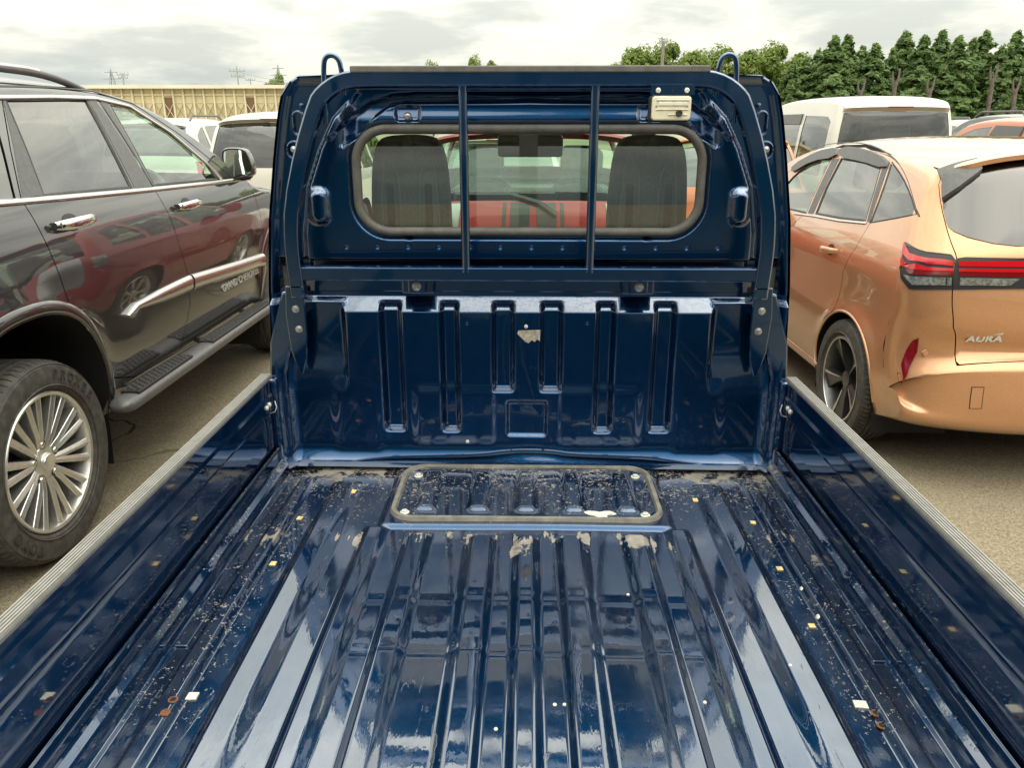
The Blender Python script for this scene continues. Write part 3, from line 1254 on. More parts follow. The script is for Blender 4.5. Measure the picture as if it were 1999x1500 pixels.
for f in (.12, .88):
    m = MB()
    m.lathe([(0.003, 0), (0.0022, -0.002), (0.0003, -0.002)], (q0[0] + f * w, LB - 0.016, q1[2] + .58 * h), 'Y', 10)
    m.build('lens_screw', 'paint_chip', lamp, True)
m = MB()
m.lathe([(0.0078, 0), (0.0078, -0.006), (0.0055, -0.008), (0.0050, -0.0065), (0.0005, -0.006)], (q0[0] + .69 * w, LB - 0.016, q1[2] + .30 * h), 'Y', 16)
m.build('lamp_knob', 'rubber', lamp, True)

# ------------------------------------------------ cab
CW = 2.12
edge_z = [0.40, 0.75, 0.90, 1.15, 1.334, 1.50, 1.60, 1.655, 1.685, 1.704]
edge_x = [0.745, 0.752, 0.750, 0.736, 0.717, 0.688, 0.668, 0.653, 0.634, 0.600]


def cab_hw(z):
    return np.interp(z, edge_z, edge_x)


zz_ = np.linspace(0.55, 1.704, 70)
half = [(float(cab_hw(z)), float(z)) for z in zz_]
outline = half + [(x, z) for x, z in [(0.56, 1.708)]] + [(-0.56, 1.708)] + [(-x, z) for x, z in reversed(half)]
WX, WZ0, WZ1 = 0.462, 1.303, 1.572
hole = rrect(-WX, WX, WZ0, WZ1, 0.085, 10)


def orient(V2, F2, ccw):
    a = V2[F2]
    ar = np.cross(a[:, 1] - a[:, 0], a[:, 2] - a[:, 0])
    return np.where((ar > 0)[:, None] == ccw, F2, F2[:, ::-1])


def rr_sd(X, Z, cx, cz, hx, hz, r):
    qx = np.abs(X - cx) - hx + r
    qz = np.abs(Z - cz) - hz + r
    return np.hypot(np.maximum(qx, 0), np.maximum(qz, 0)) + np.minimum(np.maximum(qx, qz), 0) - r


def cab_y(X, Z):
    ax = np.abs(X)
    Y = np.full(X.shape, CW)
    e = cab_hw(Z) - ax
    e = np.minimum(e, 1.708 - Z + 0.004)
    Y = Y - 0.014 * (1 - sstep(e, 0.012, 0.034)) + 0.010 * (1 - sstep(e, 0.0, 0.014)) ** 2
    # wing between the rim and the window panel sits a little deeper
    px = np.interp(Z, [1.20, 1.30, 1.42, 1.52, 1.60, 1.66], [0.606, 0.604, 0.585, 0.545, 0.50, 0.44])
    wing = sstep(ax, px, px + 0.022)
    Y = Y + 0.030 * wing
    # recess under the roof, curving down at both ends
    zc = np.interp(ax, [0, 0.33, 0.37, 0.41, 0.455, 0.49], [1.634, 1.631, 1.622, 1.592, 1.545, 1.520])
    rec = sstep(Z, zc, zc + 0.016) * (1 - sstep(ax, 0.45, 0.51)) * (1 - sstep(Z, 1.672, 1.69))
    Y = Y + 0.055 * rec * (1 - wing)
    # second crease of that recess
    zc2 = np.interp(ax, [0, 0.30, 0.36, 0.42, 0.47, 0.52], [1.650, 1.650, 1.646, 1.630, 1.595, 1.540])
    Y = Y - 0.022 * sstep(Z, zc2, zc2 + 0.018) * (1 - wing)
    # sloped upper edge of the window panel
    Y = Y + 0.012 * sstep(Z, 1.585, 1.63) * (1 - wing)
    # latch pockets
    for s in (-1, 1):
        d = rr_sd(X, Z, s * 0.318, 1.610, 0.036, 0.024, 0.012)
        Y = Y + 0.016 * (1 - sstep(d, -0.010, 0.0))
        d = rr_sd(X, Z, s * 0.566, 1.372, 0.032, 0.052, 0.028)
        Y = Y - 0.020 * (1 - sstep(d, -0.022, 0.004))
    # lip round the window
    d = rr_sd(X, Z, 0, (WZ0 + WZ1) / 2, WX, (WZ1 - WZ0) / 2, 0.085)
    Y = Y + 0.010 * (1 - sstep(d, 0.012, 0.024))
    # weld dimples
    for k in range(-6, 7):
        Y = Y + 0.0035 * np.exp(-((X - k * 0.085 - 0.01) ** 2 + (Z - 1.262) ** 2) / (2 * 0.0035 ** 2))
    for k in (-1, 1):
        Y = Y + 0.006 * np.exp(-((X - k * 0.325) ** 2 + (Z - 1.291) ** 2) / (2 * 0.006 ** 2))
    # lower edge rolls under
    zl = 1.231 + 0.0 * ax
    Y = Y + 0.05 * (1 - sstep(Z, zl - 0.014, zl)) * (ax < 0.70)
    Y = Y + 0.0012 * np.sin(X * 8 + 0.6) * np.cos(Z * 13)
    return Y


uu = np.linspace(-1, 1, 341)
vz = np.concatenate([np.linspace(0.60, 1.20, 60), np.linspace(1.2035, 1.704, 144)])
U_, Z_ = np.meshgrid(uu, vz)
X_ = U_ * cab_hw(Z_)
nu_, nv_ = len(uu), len(vz)
ii = np.arange(nu_ * nv_).reshape(nv_, nu_)
quad = np.stack([ii[:-1, :-1], ii[:-1, 1:], ii[1:, 1:], ii[1:, :-1]], -1).reshape(-1, 4)
Xf, Zf = X_.ravel(), Z_.ravel()
qc = np.stack([Xf[quad].mean(1), Zf[quad].mean(1)], -1)
quad = quad[rr_sd(qc[:, 0], qc[:, 1], 0, (WZ0 + WZ1) / 2, WX, (WZ1 - WZ0) / 2, 0.085) > 0.0]
cab = mesh('cab_rear_wall', np.stack([Xf, cab_y(Xf, Zf), Zf], -1), quad, 'truck_paint', truck)
fa, fb = field_normals(cab_y, Xf, Zf)
set_normals(cab, np.stack([fa, np.full(len(fa), -1.0), fb], -1))
tag(cab, 'dark blue pressed rear wall of the cab')
for s in (-1, 1):
    m = MB()
    m.lathe([(0.011, 0.0), (0.010, -0.006), (0.006, -0.010), (0.0005, -0.011)], (s * 0.318, CW + 0.012, 1.603), 'Y', 16)
    m.build('latch_button', 'bolt_steel', cab, True)
    # pressed loop and bolt on the outer wing
    m = MB()
    lp_ = rrect(-0.013, 0.013, -0.030, 0.030, 0.012, 5)
    m.tube([(s * 0.612 + a, CW + 0.026, 1.585 + b) for a, b in lp_], 0.004, 8, True)
    lp_ = rrect(-0.019, 0.019, -0.022, 0.022, 0.018, 5)
    m.tube([(s * 0.628 + a, CW + 0.026, 1.517 + b) for a, b in lp_], 0.004, 8, True)
    m.build('wing_loop', 'truck_paint', cab, True)
    m = MB()
    m.lathe([(0.009, 0.0), (0.008, -0.006), (0.0005, -0.009)], (s * 0.630, CW + 0.026, 1.520), 'Y', 14)
    m.build('wing_bolt', 'bolt_steel', cab, True)
    m = MB()
    m.lathe([(0.007, 0.0), (0.006, -0.004), (0.0005, -0.006)], (s * 0.600, CW + 0.026, 1.630), 'Y', 12)
    m.build('wing_stud', 'truck_paint', cab, True)
# window gasket: one bead round the opening, then the pane
gk = [(a, b) for a, b in rrect(-WX + .001, WX - .001, WZ0 + .001, WZ1 - .001, 0.084, 12)]
m = MB()
m.tube([(a, CW + 0.010, b) for a, b in gk], 0.0125, 12, True)
gasket = m.build('rear_window', 'grey_rubber', truck, True)
tag(gasket, 'rear cab window with rounded corners and grey rubber surround')
V2, F2 = tri_poly(rrect(-WX + .002, WX - .002, WZ0 + .002, WZ1 - .002, 0.083, 10), h=0.05)
mesh('pane', np.stack([V2[:, 0], CW + 0.012 + (V2[:, 1] - 1.4375) * tan(radians(2.6)), V2[:, 1]], -1), F2, 'glass_rear_window', gasket, smooth=False)

# cab sides, roof, windscreen and nose
CF = 3.44
side_out = [(CW + 0.012, 0.45), (CW + 0.012, 1.690), (2.3, 1.700), (2.95, 1.700), (3.10, 1.64), (3.40, 1.08), (CF, 0.95), (CF + 0.02, 0.5), (CF, 0.30), (3.30, 0.30), (3.20, 0.52), (3.05, 0.60), (2.85, 0.58), (2.72, 0.40), (2.65, 0.30), (2.3, 0.30)]
side_win = [(2.30, 1.16), (2.30, 1.585), (2.36, 1.62), (2.90, 1.62), (3.02, 1.56), (3.24, 1.13)]
for s in (-1, 1):
    V2, F2 = tri_poly(side_out, [side_win], h=0.04)
    P = np.stack([s * (cab_hw(V2[:, 1]) - 0.004 - 0.03 * sstep(V2[:, 0], 3.0, 3.46)), V2[:, 0], V2[:, 1]], -1)
    so = mesh('cab_side', P, F2 if s > 0 else F2[:, ::-1], 'truck_paint', truck)
    V2, F2 = tri_poly(side_win, h=0.06)
    P = np.stack([s * (cab_hw(V2[:, 1]) - 0.008 - 0.03 * sstep(V2[:, 0], 3.0, 3.46)), V2[:, 0], V2[:, 1]], -1)
    mesh('side_glass', P, F2 if s > 0 else F2[:, ::-1], 'glass_clear', so)
    m = MB()
    m.box(s * 0.72 - 0.002, s * 0.72 + 0.028 * s, 2.36, 2.50, 1.02, 1.05)
    m.build('door_handle', 'black_trim', so, bev=0.006)
    # door mirror
    m = MB()
    m.prism(rrect(s * 0.86 - 0.07, s * 0.86 + 0.07, 1.14, 1.36, 0.03), lambda a, b: (a, 3.20, b), lambda a, b: (a, 3.26, b))
    m.tube([(s * 0.70, 3.18, 1.12), (s * 0.80, 3.23, 1.15), (s * 0.84, 3.23, 1.22)], 0.012, 8)
    m.build('door_mirror', 'black_trim', so, bev=0.008)
us = np.linspace(-1, 1, 25)


def roof_fn(U, Yv):
    hw = 0.606 - 0.03 * sstep(Yv, 3.0, 3.46)
    return np.stack([U * hw, Yv, 1.700 + 0.010 * (1 - np.abs(U) ** 4) - 0.05 * sstep(Yv, 2.95, 3.12)], -1)


grid('cab_roof', us, np.linspace(CW + 0.005, 3.06, 20), roof_fn, 'truck_paint', truck)
grid('roof_lining', us * 0.96, np.linspace(CW + 0.03, 3.03, 10), lambda U, Yv: roof_fn(U, Yv) - np.array([0, 0, 0.035]), 'headliner', truck)


def shield(U, T):
    y = 3.06 + (3.40 - 3.06) * T + 0.03 * (1 - U ** 2)
    z = 1.655 + (1.08 - 1.655) * T
    hw = 0.60 + 0.085 * T
    return np.stack([U * hw, y, z], -1)


ws = grid('windscreen', us, np.linspace(0, 1, 12), shield, 'glass_clear', truck)
grid('nose_panel', us, np.linspace(0, 1, 10), lambda U, T: np.stack([U * 0.715, 3.40 + 0.05 * np.sin(T * 2.2) + 0.03 * (1 - U ** 2), 1.08 + (0.30 - 1.08) * T], -1), 'truck_paint', truck)
m = MB()
m.box(-0.69, 0.69, 3.10, 3.42, 0.80, 1.07)
m.build('dashboard', 'plastic_grey', truck, bev=0.03)
m = MB()
m.box(-0.70, 0.70, CW + 0.05, 3.40, 0.42, 0.50)
m.build('cab_floor', 'plastic_grey', truck)
m = MB()
m.box(-0.70, 0.70, CW + 0.05, CW + 0.08, 0.45, 1.20)
m.build('bulkhead', 'plastic_grey', truck)
m = MB()
ang = np.linspace(0, 2 * pi, 28, endpoint=False)
m.tube([(0.34 + 0.18 * cos(a), 2.98 + 0.10 * sin(a), 1.02 + 0.13 * sin(a) * -1 + 0.0) for a in ang], 0.014, 8, True)
m.tube([(0.34, 2.98, 1.02), (0.34, 3.12, 0.92)], 0.03, 8)
m.build('steering_wheel', 'rubber', truck, True)
m = MB()
p0, p1 = onY(972, 262, 3.06), onY(1098, 306, 3.06)
m.prism(rrect(p0[0], p1[0], p1[2], p0[2], 0.016), lambda a, b: (a, 3.02, b), lambda a, b: (a, 3.06, b))
mir = m.build('rear_view_mirror', 'satin_black', truck, bev=0.006)
m = MB()
m.prism(rrect(p0[0] - .04, p1[0] + .02, p0[2] - 0.005, p0[2] + 0.05, 0.016), lambda a, b: (a, 3.06, b), lambda a, b: (a, 3.10, b))
m.build('mirror_mount', 'plastic_grey', mir, bev=0.01)

# two seats seen from behind
SY = 2.30
for s, (xa, xb) in ((-1, (724, 878)), (1, (1188, 1342))):
    a0, a1 = onY(xa, 430, SY), onY(xb, 430, SY)
    zt = onY(800, 263, SY)[2]
    xm, hw = (a0[0] + a1[0]) / 2, (a1[0] - a0[0]) / 2
    pol = [(xm - hw, 0.80), (xm - hw, 1.30), (xm - hw * .93, 1.46), (xm - hw * .80, zt - 0.025), (xm - hw * .52, zt), (xm + hw * .52, zt), (xm + hw * .80, zt - 0.025), (xm + hw * .93, 1.46), (xm + hw, 1.30), (xm + hw, 0.80)]
    pol = smooth_poly(pol, 2)
    seat = None
    V2, F2 = tri_poly(pol, h=0.009, bh=0.012)
    X, Z = V2[:, 0] - xm, V2[:, 1]
    e = seg_dist(V2, pol)
    Y = SY + 0.012 * (1 - sstep(e, 0.0, 0.02))
    Y = Y + 0.016 * sstep(e, 0.024, 0.034)                       # inner shell set in
    Y = Y - 0.012 * np.exp(-((np.abs(X) - 0.030 - 0.25 * np.maximum(0, Z - 1.46)) / 0.006) ** 2) * (Z < 1.52)
    Y = Y + 0.022 * (1 - sstep(np.abs(np.abs(X) - 0.050) - 0.007, -.002, .004)) * (1 - sstep(Z, 1.40, 1.41)) * sstep(Z, 1.16, 1.17)
    d = rr_sd(X, Z, 0, 1.49, 0.060, 0.016, 0.014)
    Y = Y + 0.022 * (1 - sstep(d, -0.006, 0.002))
    front = [(p[0], SY + 0.10, p[1]) for p in pol]
    seat = mesh('seat', np.stack([V2[:, 0], Y, Z], -1), F2, 'seat_back', truck)
    m = MB()
    ring_ = [(p[0], p[1]) for p in pol]
    m.prism(ring_, lambda a, b: (a, SY + 0.008, b), lambda a, b: (a, SY + 0.11, b))
    m.build('seat_cushion_back', 'seat_cloth', seat, bev=0.015)
    m = MB()
    m.prism([(xm - .018, 1.485), (xm + .018, 1.485), (xm + .020, 1.525), (xm + .006, 1.552), (xm - .006, 1.552), (xm - .020, 1.525)], lambda a, b: (a, SY - 0.012, b), lambda a, b: (a, SY + 0.012, b))
    m.build('belt_latch', 'plastic_grey', seat, bev=0.005)
    m = MB()
    m.tube([(q[0], SY + 0.010, q[1]) for q in offset_poly(pol, 0.030)], 0.0055, 8, True)
    m.build('shell_rim', 'seat_rib', seat, True)
    for q in (-1, 1):
        m = MB()
        m.tube([(xm + q * a_, SY + 0.006, b_) for a_, b_ in smooth_poly([(.022, 1.515), (.050, 1.518), (.062, 1.500), (.050, 1.478), (.034, 1.455), (.028, 1.40), (.028, 1.10)], 2, False)], 0.0042, 7)
        m.build('shell_rib', 'seat_rib', seat, True)
        m = MB()
        m.prism(rrect(xm + q * 0.056 - 0.010, xm + q * 0.056 + 0.010, 1.12, 1.42, 0.009, 4), lambda a_, b_: (a_, SY + 0.002, b_), lambda a_, b_: (a_, SY + 0.02, b_))
        m.build('shell_channel', 'dark_void', seat, bev=0.002)
    m = MB()
    m.box(xm - hw, xm + hw, SY + 0.05, SY + 0.55, 0.62, 0.80)
    m.build('seat_base', 'seat_cloth', seat, bev=0.03)

# chassis and wheels (low down, below the bed)
m = MB()
for s in (-1, 1):
    m.box(s * 0.30 - 0.04, s * 0.30 + 0.04, 0.10, 3.35, 0.42, 0.561)
m.build('chassis', 'dark_void', truck)

# ================================================================== wheels
def tyre_profile(R, w, rr):
    """closed section (radius, across) of a tyre, across measured from the middle, + = outside"""
    h = w / 2
    s = R - rr
    out = [(rr, -h * .80), (rr + s * .12, -h * .94), (rr + s * .45, -h * 1.0), (rr + s * .80, -h * .95), (R - 0.012, -h * .82), (R - .003, -h * .70)]
    tread = []
    k = 5
    xs_ = np.linspace(-h * .70, h * .70, k * 2)
    for i in range(k - 1):
        a = xs_[0] + (xs_[-1] - xs_[0]) * (i + 1) / k
        tread += [(R, a - .006), (R - .008, a - .004), (R - .008, a + .004), (R, a + .006)]
    mir = [(r, -x) for r, x in reversed(out)]
    return out + tread + mir


def make_wheel(parent, c, R, w, rim, style, face, mat_rim, n=72, detail=True):
    """wheel at centre c; face = +1 / -1: which x direction the visible face points"""
    root_c = c
    m = MB()
    rr = rim
    h = w / 2
    # rim: lip, barrel, hub
    prof = [(rr + .004, h * .80), (rr + .006, h * .86), (rr + .001, h * .90), (rr - .010, h * .87), (rr - .016, h * .72), (rr - .022, h * .30), (rr - .030, -h * .6), (rr + .004, -h * .80)]
    m.lathe([(r, a * face) for r, a in prof], c, 'X', n)
    rim_o = m.build('wheel', mat_rim, parent, True, 40)

    def P(r, th, d):
        return (c[0] + face * d, c[1] + r * cos(th), c[2] + r * sin(th))

    m = MB()
    r0 = rr * 0.19
    if style == 'vee':
        z_hub, z_rim = h * .62, h * .80
        for k in range(10):
            th0 = 2 * pi * (k + .5) / 10 + 0.10
            for sg in (-1, 1):
                th1 = th0 + sg * radians(7.4)
                a0, a1 = radians(9.5), radians(2.6)
                ri, ro = rr * .20, rr * .985
                rm = rr * .42
                pts = []
                for r_, th_, hwid, d_ in ((ri, th0 + sg * radians(5), radians(14), z_hub), (rm, th0 + sg * radians(6.4), radians(6.6), z_hub + .012), (ro, th1, radians(3.4), z_rim)):
                    for q in (-1, 1):
                        pts.append((r_, th_ + q * hwid, d_))
                V = []
                for r_, th_, d_ in pts:
                    V.append(P(r_, th_, d_))
                    V.append(P(r_, th_, d_ - 0.045))
                # ridge along the middle of the spoke gives the facets
                ridge = []
                for i in range(3):
                    a = pts[2 * i]
                    b = pts[2 * i + 1]
                    ridge.append(P(a[0], (a[1] + b[1]) / 2, a[2] + 0.007))
                V += ridge
                Fq = []
                for i in range(2):
                    A, B = 4 * i, 4 * (i + 1)
                    Fq += [(A, B, 12 + i + 1, 12 + i), (12 + i, 12 + i + 1, B + 2, A + 2), (A + 1, B + 1, B, A), (A + 2, B + 2, B + 3, A + 3)]
                m.add(V, Fq)
        m.lathe([(rr * .24, face * (h * .50)), (rr * .235, face * (z_hub + .006)), (rr * .13, face * (z_hub + .010)), (rr * .125, face * (z_hub + .022)), (rr * .11, face * (z_hub + .026)), (.0005, face * (z_hub + .028))], c, 'X', 40)
    elif style == 'blade':
        for k in range(5):
            th0 = 2 * pi * k / 5 + radians(58)
            V = []
            sec = ((rr * .14, -16, 18, h * .50), (rr * .45, -10, 9, h * .60), (rr * .80, -15, 11, h * .70), (rr * .985, -18, 12, h * .78))
            for r_, a, b, d_ in sec:
                V.append(P(r_, th0 + radians(a), d_ - .010))
                V.append(P(r_, th0 + radians(b), d_ + .004))
                V.append(P(r_, th0 + radians(a), d_ - .045))
                V.append(P(r_, th0 + radians(b), d_ - .045))
            Fq = []
            for i in range(3):
                A, B = 4 * i, 4 * i + 4
                Fq += [(A, A + 1, B + 1, B), (A + 2, A, B, B + 2), (A + 1, A + 3, B + 3, B + 1)]
            m.add(V, Fq)
        m.lathe([(rr * .20, face * h * .30), (rr * .19, face * (h * .56)), (rr * .12, face * (h * .60)), (.0005, face * (h * .61))], c, 'X', 30)
    else:
        for k in range(7):
            th0 = 2 * pi * k / 7
            V = []
            for r_, a, d_ in ((rr * .2, 14, h * .55), (rr * .98, 7, h * .74)):
                for q in (-1, 1):
                    V.append(P(r_, th0 + q * radians(a), d_))
                    V.append(P(r_, th0 + q * radians(a), d_ - .03))
            m.add(V, [(0, 4, 6, 2), (1, 5, 4, 0), (2, 6, 7, 3)])
        m.lathe([(rr * .25, face * h * .4), (rr * .24, face * (h * .6)), (.0005, face * (h * .63))], c, 'X', 20)
    m.build('spokes', 'alloy_dark' if style == 'blade' else mat_rim, rim_o, True, 22, bev=0.002 if (style == 'vee' and detail) else None)
    if style == 'blade':
        # machined bright edges along the blades and rim
        m = MB()
        m.lathe([(rr + .002, face * h * .885), (rr - .012, face * h * .885), (rr - .013, face * h * .86)], c, 'X', n)
        for k in range(5):
            th0 = 2 * pi * k / 5 + radians(58)
            V = []
            for r_, a, b, d_ in ((rr * .30, 5, 10.5, h * .555), (rr * .62, 6, 9.8, h * .655), (rr * .97, 7, 12, h * .78)):
                V.append(P(r_, th0 + radians(a), d_ + .0040))
                V.append(P(r_, th0 + radians(b), d_ + .0065))
            m.add(V, [(0, 1, 3, 2), (2, 3, 5, 4)])
        m.build('machined_edge', 'alloy_bright', rim_o, True)
    if detail:
        nn = 5
        for k in range(nn):
            th = 2 * pi * k / nn + (radians(18) if style == 'vee' else radians(22))
            r_ = rr * (.265 if style == 'vee' else .10)
            if style != 'vee':
                continue
            q = P(r_, th, h * .50)
            m = MB()
            m.lathe([(.0145, 0), (.0140, face * .022), (.010, face * .028), (.0005, face * .030)], q, 'X', 12)
            m.build('wheel_nut', 'satin_chrome', rim_o, True)
            q = P(r_, th, h * .655)
            m = MB()
            m.lathe([(.021, 0), (.0185, face * .0035), (.0152, face * .002)], q, 'X', 16)
            m.build('nut_recess', 'satin_black', rim_o, True)
    # brake disc behind the spokes
    m = MB()
    m.lathe([(rr * .72, -.002), (rr * .72, .010), (.02, .010)], (c[0] + face * (h * .05), c[1], c[2]), 'X', 32)
    m.build('brake_disc', 'brake', rim_o, True)
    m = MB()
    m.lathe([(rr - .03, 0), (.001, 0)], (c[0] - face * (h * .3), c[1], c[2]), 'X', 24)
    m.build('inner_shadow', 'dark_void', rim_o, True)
    m = MB()
    prof = tyre_profile(R, w, rr + .004)
    m.lathe([(r, a * face) for r, a in prof], c, 'X', n, closed=True)
    ty = m.build('tyre', 'tyre', rim_o, True, 30)
    if detail:
        # raised rings on the sidewall and cross cuts of the shoulder blocks
        m = MB()
        for fr in (.22, .86):
            r_ = rr + (R - rr) * fr
            aa = h * (.965 if fr < .5 else .90)
            m.lathe([(r_ - .0035, face * aa), (r_, face * (aa + .004)), (r_ + .0035, face * aa)], c, 'X', n)
        m.build('sidewall_ring', 'tyre', ty if False else rim_o, True)
        m = MB()
        for k in range(80):
            th = 2 * pi * k / 80
            for sg in (-1, 1):
                ra, rb = R - .013, R + .0006
                x0, x1 = h * .83 * sg, h * .52 * sg
                dth = .0022 / R * 1.0
                V = []
                for rr_, xx, sh in ((ra, x0, 0), (rb, h * .68 * sg, .004), (rb, x1, .012)):
                    for q in (-1, 1):
                        V.append((c[0] + xx, c[1] + rr_ * cos(th + q * dth + sh), c[2] + rr_ * sin(th + q * dth + sh)))
                m.add(V, [(0, 1, 3, 2), (2, 3, 5, 4)])
        tag(m.build('tread_cut', 'dark_void', rim_o), kind='stuff')
    return rim_o


for s in (-1, 1):
    for y in (0.95, 2.92):
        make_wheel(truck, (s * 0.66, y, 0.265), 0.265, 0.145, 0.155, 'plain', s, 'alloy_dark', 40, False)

# ================================================================== car bodies
def smooth_table(zs, vs, sig=0.02):
    g = np.linspace(zs[0] - .2, zs[-1] + .2, 400)
    v = np.interp(g, zs, vs)
    st = g[1] - g[0]
    k = np.arange(-40, 41) * st
    w = np.exp(-(k / sig) ** 2 / 2)
    w /= w.sum()
    vp = np.pad(v, 40, mode='edge')
    v = np.convolve(vp, w, mode='valid')
    return g, v


class Car:
    """body from a side outline (y, z, corner radius) that runs from the rear bottom over the roof to the front bottom,
    a half width that depends on height and length, and rounded edges between the flanks and the rest"""
    def __init__(self, xc, sil, half, inset, p=2.6, arches=(), taper=(0.06, 0.10), keep=(), flare=0.02):
        self.xc = xc
        pts = [np.array(q, float) for q in sil]
        S = np.array(smooth_poly(pts, 3, False, keep))
        d = np.hypot(*np.diff(S[:, :2], axis=0).T)
        T = np.concatenate([[0], np.cumsum(d)])
        self.L = T[-1]
        n = int(self.L / 0.02) + 1
        tt = np.linspace(0, self.L, n)
        self.T = tt
        self.C = np.stack([np.interp(tt, T, S[:, 0]), np.interp(tt, T, S[:, 1])], -1)
        self.R = np.interp(tt, T, S[:, 2])
        g = np.gradient(self.C, axis=0)
        for _ in range(4):
            g[1:-1] = (g[:-2] + 2 * g[1:-1] + g[2:]) / 4
        g /= np.linalg.norm(g, axis=1)[:, None]
        self.N = np.stack([-g[:, 1], g[:, 0]], -1)
        self.half = half
        self.gz, self.gv = smooth_table(*inset)
        self.p = p
        self.arches = arches
        self.y0, self.y1 = self.C[:, 0].min(), self.C[:, 0].max()
        self.taper = taper
        self.flare = flare

    def hw(self, y, z):
        y = np.asarray(y, float)
        z = np.asarray(z, float)
        h = self.half - np.interp(z, self.gz, self.gv)
        ym = (self.y0 + self.y1) / 2
        u = (y - ym) / ((self.y1 - self.y0) / 2)
        h = h - np.where(u < 0, self.taper[0], self.taper[1]) * np.abs(u) ** 4
        for cy, cz, ry, rz in self.arches:
            dd = np.sqrt(((y - cy) / ry) ** 2 + ((z - cz) / rz) ** 2)
            h = h + self.flare * np.exp(-((dd - 1.0) / 0.16) ** 2) * (z < cz + 2 * rz)
        return h

    def over(self, t, w, off=0.0):
        """w in -1..1 across the car"""
        t = np.asarray(t, float)
        w = np.asarray(w, float)
        sg = np.sign(w)
        ph = np.clip(np.abs(w), 0, 1) * pi / 2
        u = np.sin(ph) ** (2 / self.p)
        dd = np.cos(ph) ** (2 / self.p)
        cy = np.interp(t, self.T, self.C[:, 0])
        cz = np.interp(t, self.T, self.C[:, 1])
        ny = np.interp(t, self.T, self.N[:, 0])
        nz = np.interp(t, self.T, self.N[:, 1])
        r = np.interp(t, self.T, self.R)
        y = cy - ny * r * (1 - dd)
        z = cz - nz * r * (1 - dd)
        x = self.xc + sg * u * self.hw(y, z)
        P = np.stack([x, y, z], -1)
        if np.any(off != 0):
            P = P + self.over_n(t, w) * off
        return P

    def over_n(self, t, w):
        e = 2e-3
        t = np.clip(t, e, self.L - e)
        sw = np.where(np.abs(w) > 0.985, 0.985 * np.sign(w), w)
        a = self.over(t + e, sw) - self.over(t - e, sw)
        b = self.over(t, sw + e) - self.over(t, sw - e)
        nn = np.cross(b, a)
        return nn / (np.linalg.norm(nn, axis=-1)[..., None] + 1e-12)

    def side_n(self, y, z, sg):
        e = 2e-3
        hy = (self.hw(y + e, z) - self.hw(y - e, z)) / (2 * e)
        hz = (self.hw(y, z + e) - self.hw(y, z - e)) / (2 * e)
        return np.stack([np.full(np.shape(y), float(sg)), -hy, -hz], -1)

    def side(self, y, z, sg, off=0.0):
        return np.stack([self.xc + sg * (self.hw(y, z) + off), y, z], -1)

    def rim(self, t0=None, t1=None, h=0.02, inset=0.0):
        """outline of the flank: the side outline moved inwards by the corner radius"""
        m = np.ones(len(self.T), bool)
        if t0 is not None:
            m &= self.T >= t0
        if t1 is not None:
            m &= self.T <= t1
        C = self.C[m] - self.N[m] * (self.R[m] + inset)[:, None]
        k = max(1, int(h / 0.02))
        idx = list(range(0, len(C), k))
        if idx[-1] != len(C) - 1:
            idx.append(len(C) - 1)
        return [tuple(C[i]) for i in idx]

    def t_at(self, y=None, z=None, lo=0.0, hi=1.0):
        m = (self.T >= lo * self.L) & (self.T <= hi * self.L)
        i = np.where(m)[0]
        c = self.C[i]
        d = np.abs(c[:, 1] - z) if z is not None else np.abs(c[:, 0] - y)
        return float(self.T[i[np.argmin(d)]])

    # ---- photo pixel -> point of the flank / of the rounded rest
    def px_side(self, x, y, sg):
        d = ray(x, y)
        X = self.xc + sg * self.half
        for _ in range(80):
            q = CAM + d * (X - CAM[0]) / d[0]
            X = 0.6 * X + 0.4 * (self.xc + sg * float(self.hw(q[1], q[2])))
        return (float(q[1]), float(q[2]))

    def px_over(self, x, y, sg, tr):
        tt = np.linspace(tr[0], tr[1], 140)
        ww = np.linspace(0.01, 0.999, 90)
        Tm, Wm = np.meshgrid(tt, ww)
        if not hasattr(self, '_pc'):
            self._pc = {}
        key = (sg, tr)
        if key not in self._pc:
            self._pc[key] = project(self.over(Tm, sg * Wm))
        Q = self._pc[key]
        d = np.hypot(Q[..., 0] - x, Q[..., 1] - y)
        i = np.unravel_index(np.argmin(d), d.shape)
        t, w = Tm[i], Wm[i]
        for _ in range(8):
            e = 1e-3
            f0 = project(self.over(t, sg * w))
            ft = (project(self.over(t + e, sg * w)) - f0) / e
            fw_ = (project(self.over(t, sg * (w - e))) - f0) / (-e)
            A = np.array([[ft[0], fw_[0]], [ft[1], fw_[1]]])
            try:
                dlt = np.linalg.solve(A, np.array([x, y]) - f0)
            except np.linalg.LinAlgError:
                break
            dlt = np.clip(dlt, -0.03, 0.03)
            t = float(np.clip(t + dlt[0], tr[0], tr[1]))
            w = float(np.clip(w + dlt[1], 0.0, 0.9999))
        return (t, w)

    # ---- builders
    def side_panel(self, name, outer, holes, mat, parent, sg, off=0.0, h=0.05, bh=None, skirt=0.0):
        V2, F2 = tri_poly(outer, holes, h, bh or h)
        P = self.side(V2[:, 0], V2[:, 1], sg, off)
        # (y,z) counter-clockwise faces +x
        a = V2[F2]
        ar = np.cross(a[:, 1] - a[:, 0], a[:, 2] - a[:, 0])
        F2 = np.where((ar > 0)[:, None] == (sg > 0), F2, F2[:, ::-1])
        if skirt:
            P, F2 = add_skirt(P, F2, np.array([-sg * skirt, 0, 0]))
            return mesh(name, P, F2, mat, parent, True, 50)
        o = mesh(name, P, F2, mat, parent, True)
        return set_normals(o, self.side_n(V2[:, 0], V2[:, 1], sg))

